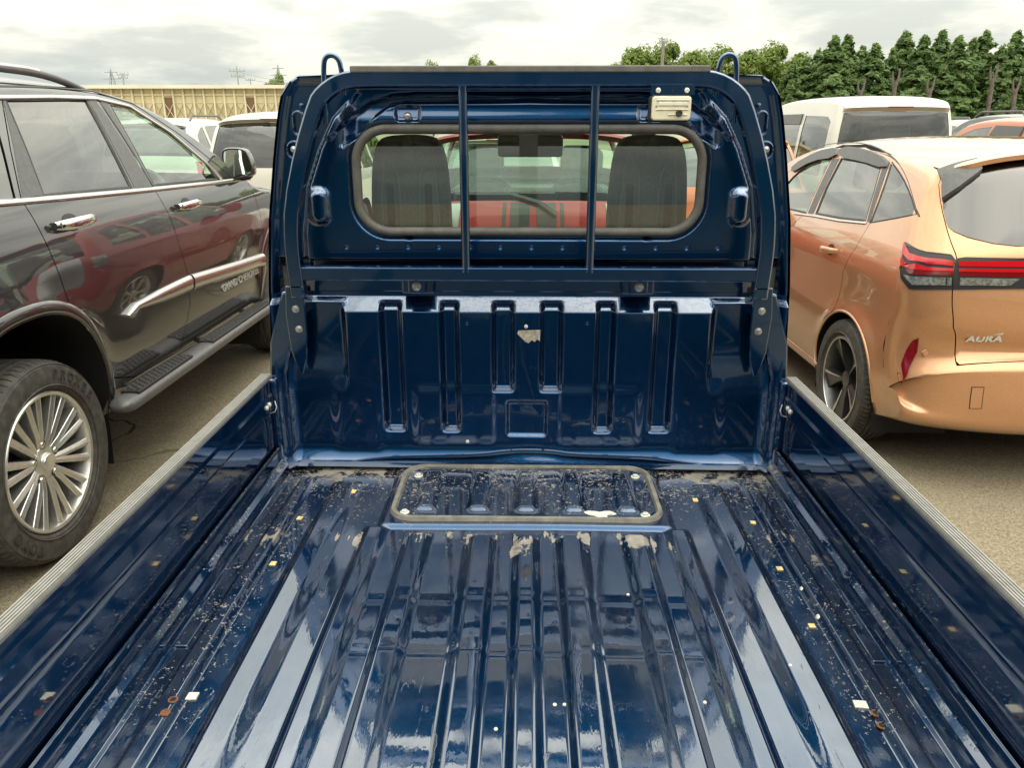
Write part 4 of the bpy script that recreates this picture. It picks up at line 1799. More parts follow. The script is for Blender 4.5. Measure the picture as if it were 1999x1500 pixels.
    def over_grid(self, name, t0, t1, mat, parent, skip=(), wn=16, ht=0.045, off=0.0, w1=1.0):
        ts = set(np.linspace(t0, t1, max(2, int((t1 - t0) / ht))).round(5))
        ws = set(np.linspace(-w1, w1, 2 * wn + 1).round(5)) | ({round(s * v, 5) for s in (-1, 1) for v in (0.93, 0.965, 0.985) if v < w1})
        for a, b, w in skip:
            ts |= {round(a, 5), round(b, 5)}
            ws |= {round(w, 5), round(-w, 5)}
        ts = np.array(sorted(t for t in ts if t0 - 1e-6 <= t <= t1 + 1e-6))
        ws = np.array(sorted(ws))
        Tm, Wm = np.meshgrid(ts, ws)
        P = self.over(Tm, Wm, off).reshape(-1, 3)
        nt, nw = len(ts), len(ws)
        i = np.arange(nt * nw).reshape(nw, nt)
        q = np.stack([i[:-1, :-1], i[:-1, 1:], i[1:, 1:], i[1:, :-1]], -1)
        tc_, wc_ = (ts[:-1] + ts[1:]) / 2, (ws[:-1] + ws[1:]) / 2
        keep = np.ones((nw - 1, nt - 1), bool)
        for a, b, w in skip:
            keep &= ~((np.abs(wc_)[:, None] < w) & (tc_[None, :] > a) & (tc_[None, :] < b))
        o = mesh(name, P, q[keep][:, ::-1], mat, parent)
        return set_normals(o, self.over_n(Tm, Wm).reshape(-1, 3))

    def over_poly(self, name, poly, mat, parent, sgs=(-1, 1), off=0.0, h=0.04, bh=None, skirt=0.0, scale=0.9, holes=()):
        """poly in (t, w); the same outline on both halves, joined when it reaches the middle"""
        sp = [(a, b * scale) for a, b in poly]
        V2, F2 = tri_poly(sp, [[(a, b * scale) for a, b in q] for q in holes], h, bh or h)
        a = V2[F2]
        ar = np.cross(a[:, 1] - a[:, 0], a[:, 2] - a[:, 0])
        m = MB()
        NN = []
        for sg in sgs:
            P = self.over(V2[:, 0], sg * V2[:, 1] / scale, off)
            Fs = np.where((ar > 0)[:, None] == (sg < 0), F2, F2[:, ::-1])
            NN.append(self.over_n(V2[:, 0], sg * V2[:, 1] / scale))
            if skirt:
                P0 = self.over(V2[:, 0], sg * V2[:, 1] / scale, off - skirt)
                P, Fs = add_skirt(P, Fs, None, P0)
            m.add(P, Fs)
        o = mesh(name, m.v, m.f, mat, parent, True, 50 if skirt else None)
        return o if skirt else set_normals(o, np.concatenate(NN))

    def side_strip(self, name, line, width, proud, mat, parent, sg, base=-0.004, closed=False, h=0.04, round_=True):
        """moulding that follows a line on the flank; half-round section"""
        L = resample(line, h, closed)
        n = len(L)
        wd = width if hasattr(width, '__len__') else [width] * n
        if len(wd) != n:
            wd = np.interp(np.linspace(0, 1, n), np.linspace(0, 1, len(wd)), wd)
        sec = [(-0.5, 0.0), (-0.46, 0.55), (-0.25, 0.95), (0, 1.0), (0.25, 0.95), (0.46, 0.55), (0.5, 0.0)] if round_ else [(-.5, 0), (-.5, 1), (.5, 1), (.5, 0)]
        m = MB()
        V = []
        for i in range(n):
            d = (L[(i + 1) % n] - L[i - 1]) if (closed or 0 < i < n - 1) else (L[min(i + 1, n - 1)] - L[max(i - 1, 0)])
            d = d / (np.linalg.norm(d) + 1e-9)
            nn = np.array([-d[1], d[0]])
            for a, b in sec:
                q = L[i] + nn * a * wd[i]
                V.append(self.side(q[0], q[1], sg, base + (proud - base) * b))
        k = len(sec)
        Fc = []
        for i in range(n if closed else n - 1):
            j = (i + 1) % n
            for s in range(k - 1):
                Fc.append((i * k + s, i * k + s + 1, j * k + s + 1, j * k + s))
        if not closed:
            Fc.append(tuple(range(k)))
            Fc.append(tuple((n - 1) * k + s for s in range(k - 1, -1, -1)))
        m.add(V, Fc)
        return m.build(name, mat, parent, True, 60)

    def arch_pts(self, i, n=26, k=1.0, pw=2.4, z0=None):
        cy, cz, ry, rz = self.arches[i]
        out_ = []
        for a in np.linspace(pi, 0, n):
            c_, s_ = cos(a), sin(a)
            out_.append((cy + k * ry * np.sign(c_) * abs(c_) ** (2 / pw), cz + k * rz * abs(s_) ** (2 / pw)))
        return out_


def add_skirt(P, Fc, vec, P0=None):
    P = np.asarray(P)
    Fc = np.asarray(Fc)
    cnt = {}
    for f in Fc:
        for k in range(3):
            a, b = int(f[k]), int(f[(k + 1) % 3])
            key = (min(a, b), max(a, b))
            cnt[key] = None if key in cnt else (a, b)
    bd = [e for e in cnt.values() if e]
    ids = sorted({i for e in bd for i in e})
    mp = {i: len(P) + k for k, i in enumerate(ids)}
    Q = P0[ids] if P0 is not None else P[ids] + vec
    F2 = [tuple(f) for f in Fc] + [(b, a, mp[a], mp[b]) for a, b in bd]
    return np.concatenate([P, Q]), F2


def rim_between(car, bottom, arch_i=(0, 1), k=1.0, inset=0.0, n=26):
    """closed flank outline with wheel openings; bottom = z of the sill"""
    top = car.rim(inset=inset)
    pts = list(top)
    # back along the sill from the front to the rear with the arches cut in
    cy1 = car.arches[1]
    cy0 = car.arches[0]
    base = []
    for ai in (1, 0):
        ar = car.arch_pts(ai, n, k)
        ar = [(y, z) for y, z in reversed(ar)]
        ar = [(y, max(z, bottom)) for y, z in ar if z >= bottom - 1e-6] if True else ar
        cy, cz, ry, rz = car.arches[ai]
        q = max(0.0, 1 - abs((bottom - cz) / rz) ** 2.4) ** (1 / 2.4) if bottom > cz else 1.0
        base += [(cy + k * ry * q, bottom)] + ar + [(cy - k * ry * q, bottom)]
    return pts + base


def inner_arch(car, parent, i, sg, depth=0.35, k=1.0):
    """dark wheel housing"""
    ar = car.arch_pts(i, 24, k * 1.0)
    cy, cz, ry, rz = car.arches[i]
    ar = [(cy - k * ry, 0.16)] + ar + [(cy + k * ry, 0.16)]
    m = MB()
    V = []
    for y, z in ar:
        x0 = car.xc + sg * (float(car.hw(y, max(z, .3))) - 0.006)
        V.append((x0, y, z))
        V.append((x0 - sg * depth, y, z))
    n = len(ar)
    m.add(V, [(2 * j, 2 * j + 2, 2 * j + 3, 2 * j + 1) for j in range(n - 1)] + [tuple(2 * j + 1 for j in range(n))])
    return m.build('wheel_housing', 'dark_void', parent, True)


def simple_seat(parent, x, y, z, mat='seat_cloth', w=0.5, lean=0.22, hr=True):
    m = MB()
    pol = smooth_poly([(-w / 2, 0.0), (-w / 2 * 1.02, 0.35), (-w * .36, 0.60), (w * .36, 0.60), (w / 2 * 1.02, 0.35), (w / 2, 0.0)], 1)
    m.prism(pol, lambda a, b: (x + a, y - lean * b, z + b), lambda a, b: (x + a * .96, y - lean * b + 0.13, z + b * .98))
    m.box(x - w / 2, x + w / 2, y, y + 0.5, z - 0.10, z + 0.06)
    o = m.build('seat', mat, parent, bev=0.03)
    if hr:
        m = MB()
        pol = rrect(-0.135, 0.135, 0.63, 0.83, 0.05, 3)
        m.prism(pol, lambda a, b: (x + a, y - lean * b + .01, z + b), lambda a, b: (x + a * .95, y - lean * b + .12, z + b))
        m.box(x - .06, x + .06, y - lean * .6 + .04, y - lean * .6 + .06, z + .56, z + .66)
        m.build('headrest', mat, o, bev=0.02)
    return o

# ================================================================== grey off-road wagon on the left
suv = thing('grey_suv', 'dark grey estate SUV with chrome door handles and black running board beside the truck bed', 'suv', (-2.72, 4.0, 0), world=True)
JZ = [0.20, 0.40, 0.50, 0.62, 0.74, 0.86, 0.95, 1.05, 1.15, 1.24, 1.30, 1.36, 1.50, 1.70, 1.80]
JV = [0.09, 0.060, 0.038, 0.022, 0.014, 0.004, 0.000, 0.006, 0.022, 0.046, 0.068, 0.098, 0.165, 0.270, 0.34]
SJ = Car(-2.72,
         [(1.82, .40, .06), (1.64, .44, .12), (1.60, .60, .16), (1.62, .80, .16), (1.70, 1.0, .16), (1.70, 1.2, .14), (1.82, 1.45, .13), (2.00, 1.68, .10), (2.25, 1.765, .075), (3.0, 1.792, .07), (3.7, 1.785, .07),
          (4.10, 1.755, .065), (4.45, 1.655, .06), (4.80, 1.46, .055), (5.10, 1.265, .05), (5.22, 1.225, .06), (5.6, 1.19, .08), (6.1, 1.12, .10), (6.38, 1.03, .14), (6.47, .85, .2), (6.46, .6, .2), (6.40, .42, .16), (6.25, .38, .08)],
         0.962, (JZ, JV), 3.0, arches=((2.60, .385, .475, .545), (5.515, .385, .475, .545)), taper=(0.05, 0.10), flare=0.016)
JS = 1   # visible flank faces +x


def jp(*pts):
    return [SJ.px_side(x, y, JS) for x, y in pts]


rw = smooth_poly(jp((11, 194), (168, 193), (258, 366), (86, 382)), 1, True, (0, 1, 2, 3))
fw = jp((211, 198), (262, 211), (330, 258), (400, 314), (424, 350), (301, 362))
qw = jp((-150, 225), (-8, 236), (31, 387), (-130, 399))
rdoor = jp((3, 191), (100, 189), (187, 190), (250, 285), (300, 368), (330, 420), (350, 480), (368, 545), (371, 590), (362, 640), (351, 685), (300, 714), (262, 736))
arch = [q for q in SJ.arch_pts(0, 40, 1.035) if q[0] > 2.875 and q[1] > 0.53]
rdoor = rdoor + [q for q in reversed(arch)] + jp((134, 590), (117, 540), (90, 475), (42, 391), (20, 290))
fdoor = jp((187, 190), (258, 208), (330, 257), (405, 318), (428, 348), (478, 346), (500, 392), (512, 440), (520, 520), (524, 570), (518, 590), (430, 640), (351, 685), (362, 640), (371, 590), (368, 545), (350, 480), (330, 420), (300, 368), (250, 285))
flank = rim_between(SJ, 0.415)
for sg in (JS, -JS):
    body = SJ.side_panel('flank', flank, [offset_poly(rdoor, -0.0026), offset_poly(fdoor, -0.0026), qw] if True else [], 'paint_graphite', suv, sg, h=0.04, bh=0.025)
    for nm, dr, wd, tint in (('rear_door', rdoor, rw, 'glass_dark'), ('front_door', fdoor, fw, 'glass_green')):
        d = SJ.side_panel(nm, offset_poly(dr, 0.0026), [wd], 'paint_graphite', suv, sg, h=0.035, bh=0.03)
        SJ.side_panel('window', wd, [], tint, d, sg, off=-0.007, h=0.08)
        SJ.side_strip('window_seal', wd, 0.016, 0.0015, 'rubber', d, sg, closed=True, h=0.06, base=-0.010)
        if nm == 'rear_door':
            hl, hr_ = SJ.px_side(98, 440, JS), SJ.px_side(176, 428, JS)
        else:
            hl, hr_ = SJ.px_side(341, 402, JS), SJ.px_side(386, 396, JS)
        yy = np.linspace(hl[0], hr_[0], 14)
        z0 = (hl[1] + hr_[1]) / 2
        m = MB()
        V = []
        for i, y in enumerate(yy):
            u = i / 13
            bow = 0.018 + 0.026 * sin(pi * min(1, max(0, u))) ** 0.6
            hh = 0.019 * (0.75 + 0.4 * sin(pi * u) ** .5)
            xx = SJ.xc + sg * (float(SJ.hw(y, z0)) + bow)
            for k in range(8):
                a = 2 * pi * k / 8
                V.append((xx + sg * 0.009 * cos(a), y, z0 + hh * sin(a) + 0.004 * u))
        Fc = [(i * 8 + k, i * 8 + (k + 1) % 8, (i + 1) * 8 + (k + 1) % 8, (i + 1) * 8 + k) for i in range(13) for k in range(8)]
        Fc += [tuple(range(8)), tuple(13 * 8 + k for k in range(8))]
        m.add(V, Fc)
        for yq in (yy[1], yy[-2]):
            xx = SJ.xc + sg * float(SJ.hw(yq, z0))
            m.box(min(xx - sg * .01, xx + sg * .035), max(xx - sg * .01, xx + sg * .035), yq - .010, yq + .010, z0 - .010, z0 + .012)
        m.build('door_handle', 'chrome', d, True, 50)
        ym = (hl[0] + hr_[0]) / 2
        cup = [(ym + .055 * cos(a), z0 + .034 * sin(a)) for a in np.linspace(0, 2 * pi, 20, endpoint=False)]
        SJ.side_panel('handle_cup', cup, [], 'satin_black', d, sg, off=0.0015, h=0.03)
    SJ.side_panel('quarter_window', qw, [], 'glass_dark', suv, sg, off=-0.006, h=0.08)
    # dark jamb behind the door gaps
    SJ.side_panel('door_jamb', offset_poly(rdoor, -0.02), [offset_poly(rw, -0.01)], 'dark_void', body, sg, off=-0.016, h=0.10)
    SJ.side_panel('door_jamb', offset_poly(fdoor, -0.02), [offset_poly(fw, -0.01)], 'dark_void', body, sg, off=-0.016, h=0.10)
    # pillar covers
    for poly in (jp((171, 194), (184, 192), (296, 364), (262, 365)), jp((191, 193), (208, 199), (297, 361), (300, 364)), jp((6, 196), (9, 196), (84, 381), (44, 386))):
        SJ.side_panel('pillar_cover', poly, [], 'grey_trim', suv, sg, off=0.002, h=0.06, skirt=0.003)
    # bright mouldings
    SJ.side_strip('belt_moulding', jp((-160, 406), (0, 396), (120, 386), (300, 369), (430, 355), (486, 348)), 0.024, 0.012, 'satin_chrome', suv, sg)
    SJ.side_strip('roof_moulding', jp((-160, 193), (0, 189), (100, 188), (185, 191), (250, 206), (330, 257), (405, 321), (432, 349)), 0.022, 0.010, 'satin_chrome', suv, sg)
    SJ.side_strip('gutter', jp((-160, 174), (0, 168), (100, 170), (180, 177), (260, 202), (345, 258), (440, 335), (455, 348)), 0.010, 0.002, 'satin_black', suv, sg)
    SJ.side_strip('door_moulding', jp((243, 617), (262, 598), (300, 583), (340, 566), (369, 553)), [0.012, 0.040, 0.066, 0.080, 0.086], 0.024, 'satin_chrome', suv, sg)
    SJ.side_strip('door_moulding', jp((372, 552), (420, 537), (470, 521), (512, 507)), 0.086, 0.026, 'satin_chrome', suv, sg)
    SJ.side_strip('sill_moulding', jp((246, 766), (300, 732), (352, 700), (430, 654), (520, 600)), 0.040, 0.026, 'satin_chrome', suv, sg)
    for ai in (0, 1):
        SJ.side_strip('arch_flare', [q for q in SJ.arch_pts(ai, 40, 1.05) if q[1] > 0.40], 0.05, 0.007, 'paint_graphite', suv, sg)
        inner_arch(SJ, suv, ai, sg, 0.42)
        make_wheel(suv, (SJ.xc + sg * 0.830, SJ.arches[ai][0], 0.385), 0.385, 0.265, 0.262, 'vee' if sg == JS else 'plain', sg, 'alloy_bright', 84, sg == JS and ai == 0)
    # mud guard lip low behind the arch
    SJ.side_panel('sill_panel', [(3.02, .40), (5.06, .40), (5.02, .47), (3.06, .47)], [], 'black_trim', suv, sg, off=-0.004, h=0.1)
    # running board
    xb = SJ.xc + sg * 1.005
    m = MB()
    path_y = np.concatenate([[2.985, 2.992, 3.01, 3.05], np.linspace(3.15, 4.98, 20), [5.08, 5.12, 5.137, 5.144]])
    V = []
    npt = 16
    for i, y in enumerate(path_y):
        e = min(i, len(path_y) - 1 - i)
        k = (0.12, 0.55, 0.85, 1.0)[min(e, 3)]
        for j in range(npt):
            a = 2 * pi * j / npt
            ca, sa = cos(a), sin(a)
            V.append((xb + k * 0.060 * np.sign(ca) * abs(ca) ** .8, y, 0.452 + k * 0.032 * np.sign(sa) * abs(sa) ** .8))
    Fc = [(i * npt + k, i * npt + (k + 1) % npt, (i + 1) * npt + (k + 1) % npt, (i + 1) * npt + k) for i in range(len(path_y) - 1) for k in range(npt)]
    m.add(V, Fc + [tuple(range(npt)), tuple((len(path_y) - 1) * npt + k for k in range(npt))])
    rb = m.build('running_board', 'step_grey', suv, True, 60)
    for ya, yb in ((3.10, 3.66), (3.92, 4.90)):
        m = MB()
        m.box(xb - 0.042, xb + 0.042, ya, yb, 0.478, 0.492)
        pad = m.build('step_pad', 'black_trim', rb, bev=0.004)
        m = MB()
        for y in np.arange(ya + .03, yb - .02, 0.036):
            for k, xx in enumerate((-.030, -.010, .010, .030)):
                yo = .009 if k % 2 else -.009
                m.lathe([(.0075, 0), (.005, .006), (.0005, .0065)], (xb + xx, y + yo, 0.4915), 'Z', 6)
        g = m.build('grip_studs', 'plastic_grey', pad, True)
        tag(g, kind='stuff')
    for y in (3.3, 4.1, 4.8):
        m = MB()
        m.tube([(xb - sg * .03, y, .44), (xb - sg * 0.14, y, .43), (xb - sg * 0.20, y, .50)], 0.018, 8)
        m.build('board_bracket', 'black_trim', rb, True)
    # roof rail
    zr = lambda y: float(np.interp(y, SJ.C[60:200, 0], SJ.C[60:200, 1])) if False else 1.79
    xr = SJ.xc + sg * 0.640
    rail = [(2.30, 1.722), (2.36, 1.765), (2.5, 1.785), (3.0, 1.796), (3.35, 1.794), (3.50, 1.786), (3.66, 1.765), (3.82, 1.728)]
    m = MB()
    m.tube([(xr, y, z) for y, z in smooth_poly(rail, 2, False)], 0.016, 10)
    rl = m.build('roof_rail', 'grey_trim', suv, True)
    m = MB()
    m.tube([(xr + sg * .003, y, z) for y, z in ((2.5, 1.793), (3.0, 1.805), (3.38, 1.803), (3.46, 1.797))], 0.012, 10)
    m.build('rail_top', 'satin_chrome', rl, True)

# roof, glass, bonnet, tail
tb0 = SJ.t_at(z=1.22, lo=0, hi=.35)
tb1 = SJ.t_at(z=1.66, lo=0, hi=.35)
tw0 = SJ.t_at(y=4.30, lo=.3, hi=.8)
tw1 = SJ.t_at(y=5.06, lo=.3, hi=.8)
SJ.over_grid('body_shell', 0, SJ.L, 'paint_graphite', suv, [(tb0, tb1, .70), (tw0, tw1, .80)])
SJ.over_grid('rear_glass', tb0, tb1, 'glass_dark', suv, w1=.70, wn=8, off=-0.004)
SJ.over_grid('windscreen', tw0, tw1, 'glass_clear', suv, w1=.80, wn=8, off=-0.004)
SJ.over_poly('tail_lamp', [(SJ.t_at(z=.98, hi=.3), .74), (SJ.t_at(z=1.15, hi=.3), .72), (SJ.t_at(z=1.15, hi=.3), .97), (SJ.t_at(z=.98, hi=.3), .97)], 'tail_red', suv, sgs=(1,), off=.006, skirt=.01)
SJ.over_poly('tail_lamp', [(SJ.t_at(z=.98, hi=.3), .74), (SJ.t_at(z=1.15, hi=.3), .72), (SJ.t_at(z=1.15, hi=.3), .97), (SJ.t_at(z=.98, hi=.3), .97)], 'tail_red', suv, sgs=(-1,), off=.006, skirt=.01)
SJ.over_grid('roof_lining', tb1 + .15, tw0 - .05, 'headliner', suv, w1=.72, wn=8, off=-0.045)
MB().box(-3.55, -1.90, 1.9, 6.2, 0.40, 0.55).build('underbody', 'dark_void', suv)
m = MB()
m.box(-3.50, -1.94, 4.78, 5.35, 0.75, 1.16)
m.build('dashboard', 'plastic_grey', suv, bev=0.05)
for x in (-2.34, -3.10):
    simple_seat(suv, x, 3.95, 0.74, 'seat_back', 0.54)
    simple_seat(suv, x, 3.02, 0.76, 'seat_back', 0.56)
m = MB()
m.tube([(-2.34 + .185 * cos(a), 4.66 + .07 * sin(a), 1.16 + .17 * sin(a)) for a in np.linspace(0, 2 * pi, 28, endpoint=False)], 0.016, 8, True)
m.tube([(-2.34, 4.66, 1.16), (-2.34, 4.85, 1.08)], 0.05, 10)
m.build('steering_wheel', 'satin_black', suv, True)

# door mirror
MY = 4.86
for sg in (JS, -JS):
    q = [onY(x, y, MY) for x, y in ((432, 298), (440, 289), (474, 290), (484, 300), (495, 334), (489, 345), (452, 349), (440, 344))]
    pol = [(p_[0] if sg == JS else 2 * SJ.xc - p_[0], p_[2]) for p_ in q]
    pol = smooth_poly(pol, 2)
    m = MB()
    cx_ = sum(p_[0] for p_ in pol) / len(pol)
    cz_ = sum(p_[1] for p_ in pol) / len(pol)
    rings = [(MY - .004, 1.0), (MY + .01, 1.05), (MY + .06, 1.04), (MY + .11, .85), (MY + .14, .45)]
    n = len(pol)
    V = []
    for yv, k in rings:
        V += [(cx_ + (a - cx_) * k, yv, cz_ + (b - cz_) * k) for a, b in pol]
    Fc = [(r * n + i, r * n + (i + 1) % n, (r + 1) * n + (i + 1) % n, (r + 1) * n + i) for r in range(len(rings) - 1) for i in range(n)]
    Fc.append(tuple((len(rings) - 1) * n + i for i in range(n)))
    m.add(V, Fc)
    mo = m.build('door_mirror', 'paint_graphite', suv, True, 60)
    m = MB()
    k = .90
    m.prism([(cx_ + (a - cx_) * k, cz_ + (b - cz_) * k) for a, b in pol], lambda a, b: (a, MY - .002, b), lambda a, b: (a, MY + .01, b))
    m.build('mirror_glass', 'mirror_face', mo)
    m = MB()
    n0 = np.array(pol)
    m.prism([(cx_ + (a - cx_) * .99, cz_ + (b - cz_) * .99) for a, b in pol], lambda a, b: (a, MY - .0005, b), lambda a, b: (a, MY + .02, b))
    m.build('mirror_rim', 'satin_black', mo)
    xb = SJ.xc + sg * float(SJ.hw(4.95, 1.28))
    m = MB()
    m.tube([(xb - sg * .03, 4.98, 1.285), (xb + sg * .06, 4.95, 1.29), (cx_ - sg * .05, MY + .06, cz_ - .03)], [0.045, .038, .03], 10)
    m.build('mirror_arm', 'black_trim', mo, True)
# lettering on the front door
pt0, pt1 = SJ.px_side(433, 560, JS), SJ.px_side(504, 531, JS)
yc, zc = (pt0[0] + pt1[0]) / 2, (pt0[1] + pt1[1]) / 2
M = Matrix(((0, 0, 1, SJ.xc + float(SJ.hw(yc, zc)) + 0.004), (1, 0, 0, 0), (0, 1, 0, zc), (0, 0, 0, 1)))
Lw = pt1[0] - pt0[0]
for word, f0, f1 in (('GRAND', 0.0, 0.375), ('CHEROKEE', 0.415, 1.0)):
    lt = text_mesh('door_lettering', word, 0.058, 'letter_metal', suv, M, 0.003, 0.0008, 0.0, 1.02)
    ya_, yb_ = min(v.co.y for v in lt.data.vertices), max(v.co.y for v in lt.data.vertices)
    for v in lt.data.vertices:
        v.co.y = pt0[0] + Lw * (f0 + (f1 - f0) * (v.co.y - ya_) / (yb_ - ya_))
# tyre lettering, set letter by letter round the sidewall of the near wheel
cy, cz, Rl = 2.60, 0.385, 0.327
xs_ = SJ.xc + 0.830 + 0.1325
for word, a0 in (('PROXES', 74), ('TOYO', 236)):
    for i, ch in enumerate(word):
        a = radians(a0 - i * 8.5)
        base = Matrix(((0, 0, 1, 0), (1, 0, 0, 0), (0, 1, 0, 0), (0, 0, 0, 1)))
        rot = Matrix.Rotation(-(pi / 2 - a), 4, 'Z')
        M = Matrix.Translation((xs_ - 0.0015, cy + Rl * cos(a), cz + Rl * sin(a))) @ base @ rot
        text_mesh('tyre_letter', ch, 0.050, 'rubber', suv, M, 0.0022, 0.001)

# ================================================================== copper hatchback on the right
hat = thing('copper_hatchback', 'copper coloured five-door hatchback seen from its rear corner, right of the truck', 'car', (2.485, 5.2, 0), world=True)
AZ = [0.15, 0.25, 0.34, 0.45, 0.58, 0.70, 0.80, 0.90, 0.97, 1.04, 1.11, 1.18, 1.30, 1.45, 1.55]
AV = [0.10, 0.060, 0.030, 0.014, 0.012, 0.016, 0.012, 0.002, 0.006, 0.030, 0.060, 0.088, 0.142, 0.215, 0.28]
AH = Car(2.485,
         [(3.52, .235, .02), (3.28, .24, .08), (3.16, .29, .22), (3.130, .40, .32), (3.125, .50, .34), (3.13, .60, .33), (3.175, .635, .30), (3.205, .65, .28), (3.165, .715, .28), (3.150, .80, .28), (3.160, .92, .27), (3.180, 1.02, .26), (3.195, 1.10, .25),
          (3.30, 1.22, .24), (3.42, 1.36, .21), (3.50, 1.445, .17), (3.66, 1.485, .13), (4.1, 1.520, .11), (4.7, 1.530, .10), (5.2, 1.495, .09), (5.55, 1.41, .08), (6.25, 1.07, .08), (6.40, 1.03, .10), (6.9, .95, .14), (7.15, .84, .2), (7.24, .65, .25), (7.22, .40, .25), (7.1, .24, .2)],
         0.868, (AZ, AV), 2.5, arches=((3.865, .318, .352, .352), (6.445, .318, .352, .352)), taper=(0.05, 0.12), flare=0.014)
AS = -1


def ap(*pts):
    return [AH.px_side(x, y, AS) for x, y in pts]


TR = (0.0, 2.2)


def ao(*pts):
    return [AH.px_over(x, y, AS, TR) for x, y in pts]


rw = ap((1642, 309), (1684, 316), (1719, 329), (1706, 375), (1690, 431), (1640, 426), (1592, 417), (1612, 367))
fwp = ap((1622, 311), (1600, 311), (1575, 322), (1548, 345))
rear_b = ap((1574, 416))[0]
fw = [fwp[0], fwp[1], fwp[2], fwp[3]] + [(5.30, 1.22), (5.62, 1.12), (5.70, 1.075), (5.2, 1.07), rear_b]
qw = smooth_poly(ap((1741, 316), (1762, 345), (1778, 380), (1789, 418), (1745, 427), (1699, 435), (1722, 375)), 1, True, (0, 3, 5))
rdoor = ap((1637, 288), (1690, 287), (1738, 310), (1722, 362), (1697, 438), (1670, 485), (1646, 530))
arch = [q for q in AH.arch_pts(0, 40, 1.04, 2.0) if q[0] > rdoor[-1][0] + .02 and q[1] > 0.30]
rdoor = rdoor + arch + [(4.30, .262), (4.86, .255), (4.90, .6), (4.90, .95)] + ap((1574, 414), (1600, 352))
fdoor = [(4.90, .95), (4.90, .6), (4.87, .255), (5.75, .255), (5.86, .40), (5.88, .7), (5.80, 1.06), (5.60, 1.18), (5.3, 1.33), (5.0, 1.42)] + ap((1637, 288), (1600, 352), (1574, 414))
flank = rim_between(AH, 0.235)
for sg in (AS, -AS):
    body = AH.side_panel('flank', flank, [offset_poly(rdoor, -0.002), offset_poly(fdoor, -0.002), qw], 'paint_copper', hat, sg, h=0.035, bh=0.02)
    for nm, dr, wd, tint in (('rear_door', rdoor, rw, 'glass_visor'), ('front_door', fdoor, fw, 'glass_green')):
        d = AH.side_panel(nm, offset_poly(dr, 0.002), [wd], 'paint_copper', hat, sg, h=0.035, bh=0.03)
        AH.side_panel('window', wd, [], tint, d, sg, off=-0.006, h=0.08)
        AH.side_strip('window_seal', wd, 0.014, 0.001, 'rubber', d, sg, closed=True, h=0.06, base=-0.010)
        yc = ap((1622, 487))[0] if nm == 'rear_door' else (5.02, 0.93)
        m = MB()
        V = []
        for i in range(12):
            u = i / 11
            y = yc[0] + (u - .5) * 0.20
            bow = 0.004 + 0.036 * sin(pi * u) ** .5
            hh = 0.016 * (.7 + .4 * sin(pi * u) ** .5)
            xx = AH.xc + sg * (float(AH.hw(y, yc[1])) + bow)
            for k in range(8):
                a = 2 * pi * k / 8
                V.append((xx + sg * .009 * cos(a), y, yc[1] + hh * sin(a) - 0.012 * (u - .5)))
        m.add(V, [(i * 8 + k, i * 8 + (k + 1) % 8, (i + 1) * 8 + (k + 1) % 8, (i + 1) * 8 + k) for i in range(11) for k in range(8)] + [tuple(range(8)), tuple(88 + k for k in range(8))])
        m.build('door_handle', 'paint_copper', d, True, 50)
        cup = [(yc[0] + .045 * cos(a), yc[1] + .030 * sin(a)) for a in np.linspace(0, 2 * pi, 18, endpoint=False)]
        AH.side_panel('handle_cup', cup, [], 'black_trim', d, sg, off=0.001, h=0.03)
        AH.side_panel('door_jamb', offset_poly(dr, -0.015), [offset_poly(wd, -0.01)], 'dark_void', d, sg, off=-0.014, h=0.1)
    AH.side_panel('quarter_window', qw, [], 'glass_visor', hat, sg, off=-0.003, h=0.06)
    AH.side_strip('quarter_seal', qw, 0.012, 0.001, 'rubber', hat, sg, closed=True, h=0.06, base=-0.006)
    for poly in (ap((1625, 311), (1639, 309), (1588, 417), (1577, 416)), ap((1722, 331), (1738, 316), (1697, 434), (1693, 432))):
        AH.side_panel('pillar_cover', poly, [], 'grey_trim', hat, sg, off=0.002, h=0.06, skirt=0.003)
    for poly in (ap((1646, 285), (1690, 289), (1738, 311), (1731, 329), (1690, 315), (1640, 306)), ap((1641, 286), (1600, 294), (1550, 322), (1548, 338), (1590, 313), (1634, 307))):
        AH.side_panel('rain_visor', smooth_poly(poly, 1), [], 'grey_trim', hat, sg, off=0.016, h=0.05, skirt=0.018)
    AH.side_strip('belt_moulding', ap((1552, 417), (1590, 422), (1640, 431), (1692, 436)), 0.016, 0.006, 'satin_chrome', hat, sg)
    AH.side_strip('roof_seam', smooth_poly(ap((1556, 303), (1600, 284), (1645, 277), (1700, 281), (1745, 306), (1772, 345), (1793, 422)), 2, False), 0.005, 0.001, 'black_trim', hat, sg, h=0.03)
    AH.side_strip('sill_trim', [(4.24, .262), (5.0, .258), (6.06, .262)], 0.05, 0.012, 'paint_copper', hat, sg)
    for ai in (0, 1):
        inner_arch(AH, hat, ai, sg, 0.36)
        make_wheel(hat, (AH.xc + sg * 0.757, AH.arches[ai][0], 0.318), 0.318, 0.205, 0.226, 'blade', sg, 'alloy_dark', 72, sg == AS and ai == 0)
        AH.side_strip('arch_lip', [q for q in AH.arch_pts(ai, 40, 1.015, 2.0) if q[1] > .22], 0.014, 0.004, 'paint_copper', hat, sg)
    m = MB()
    V = smooth_poly([(-.11, -.06), (-.11, .07), (.09, .09), (.12, 0), (.06, -.07)], 2)
    xm = AH.xc + sg * 0.99
    m.prism(V, lambda a, b: (xm + sg * -a, 5.52, 1.08 + b), lambda a, b: (xm + sg * -a * .7, 5.68, 1.08 + b * .7))
    m.box(min(xm - sg * .22, xm - sg * .05), max(xm - sg * .22, xm - sg * .05), 5.55, 5.63, 1.03, 1.06)
    m.build('door_mirror', 'paint_copper', hat, bev=0.015)

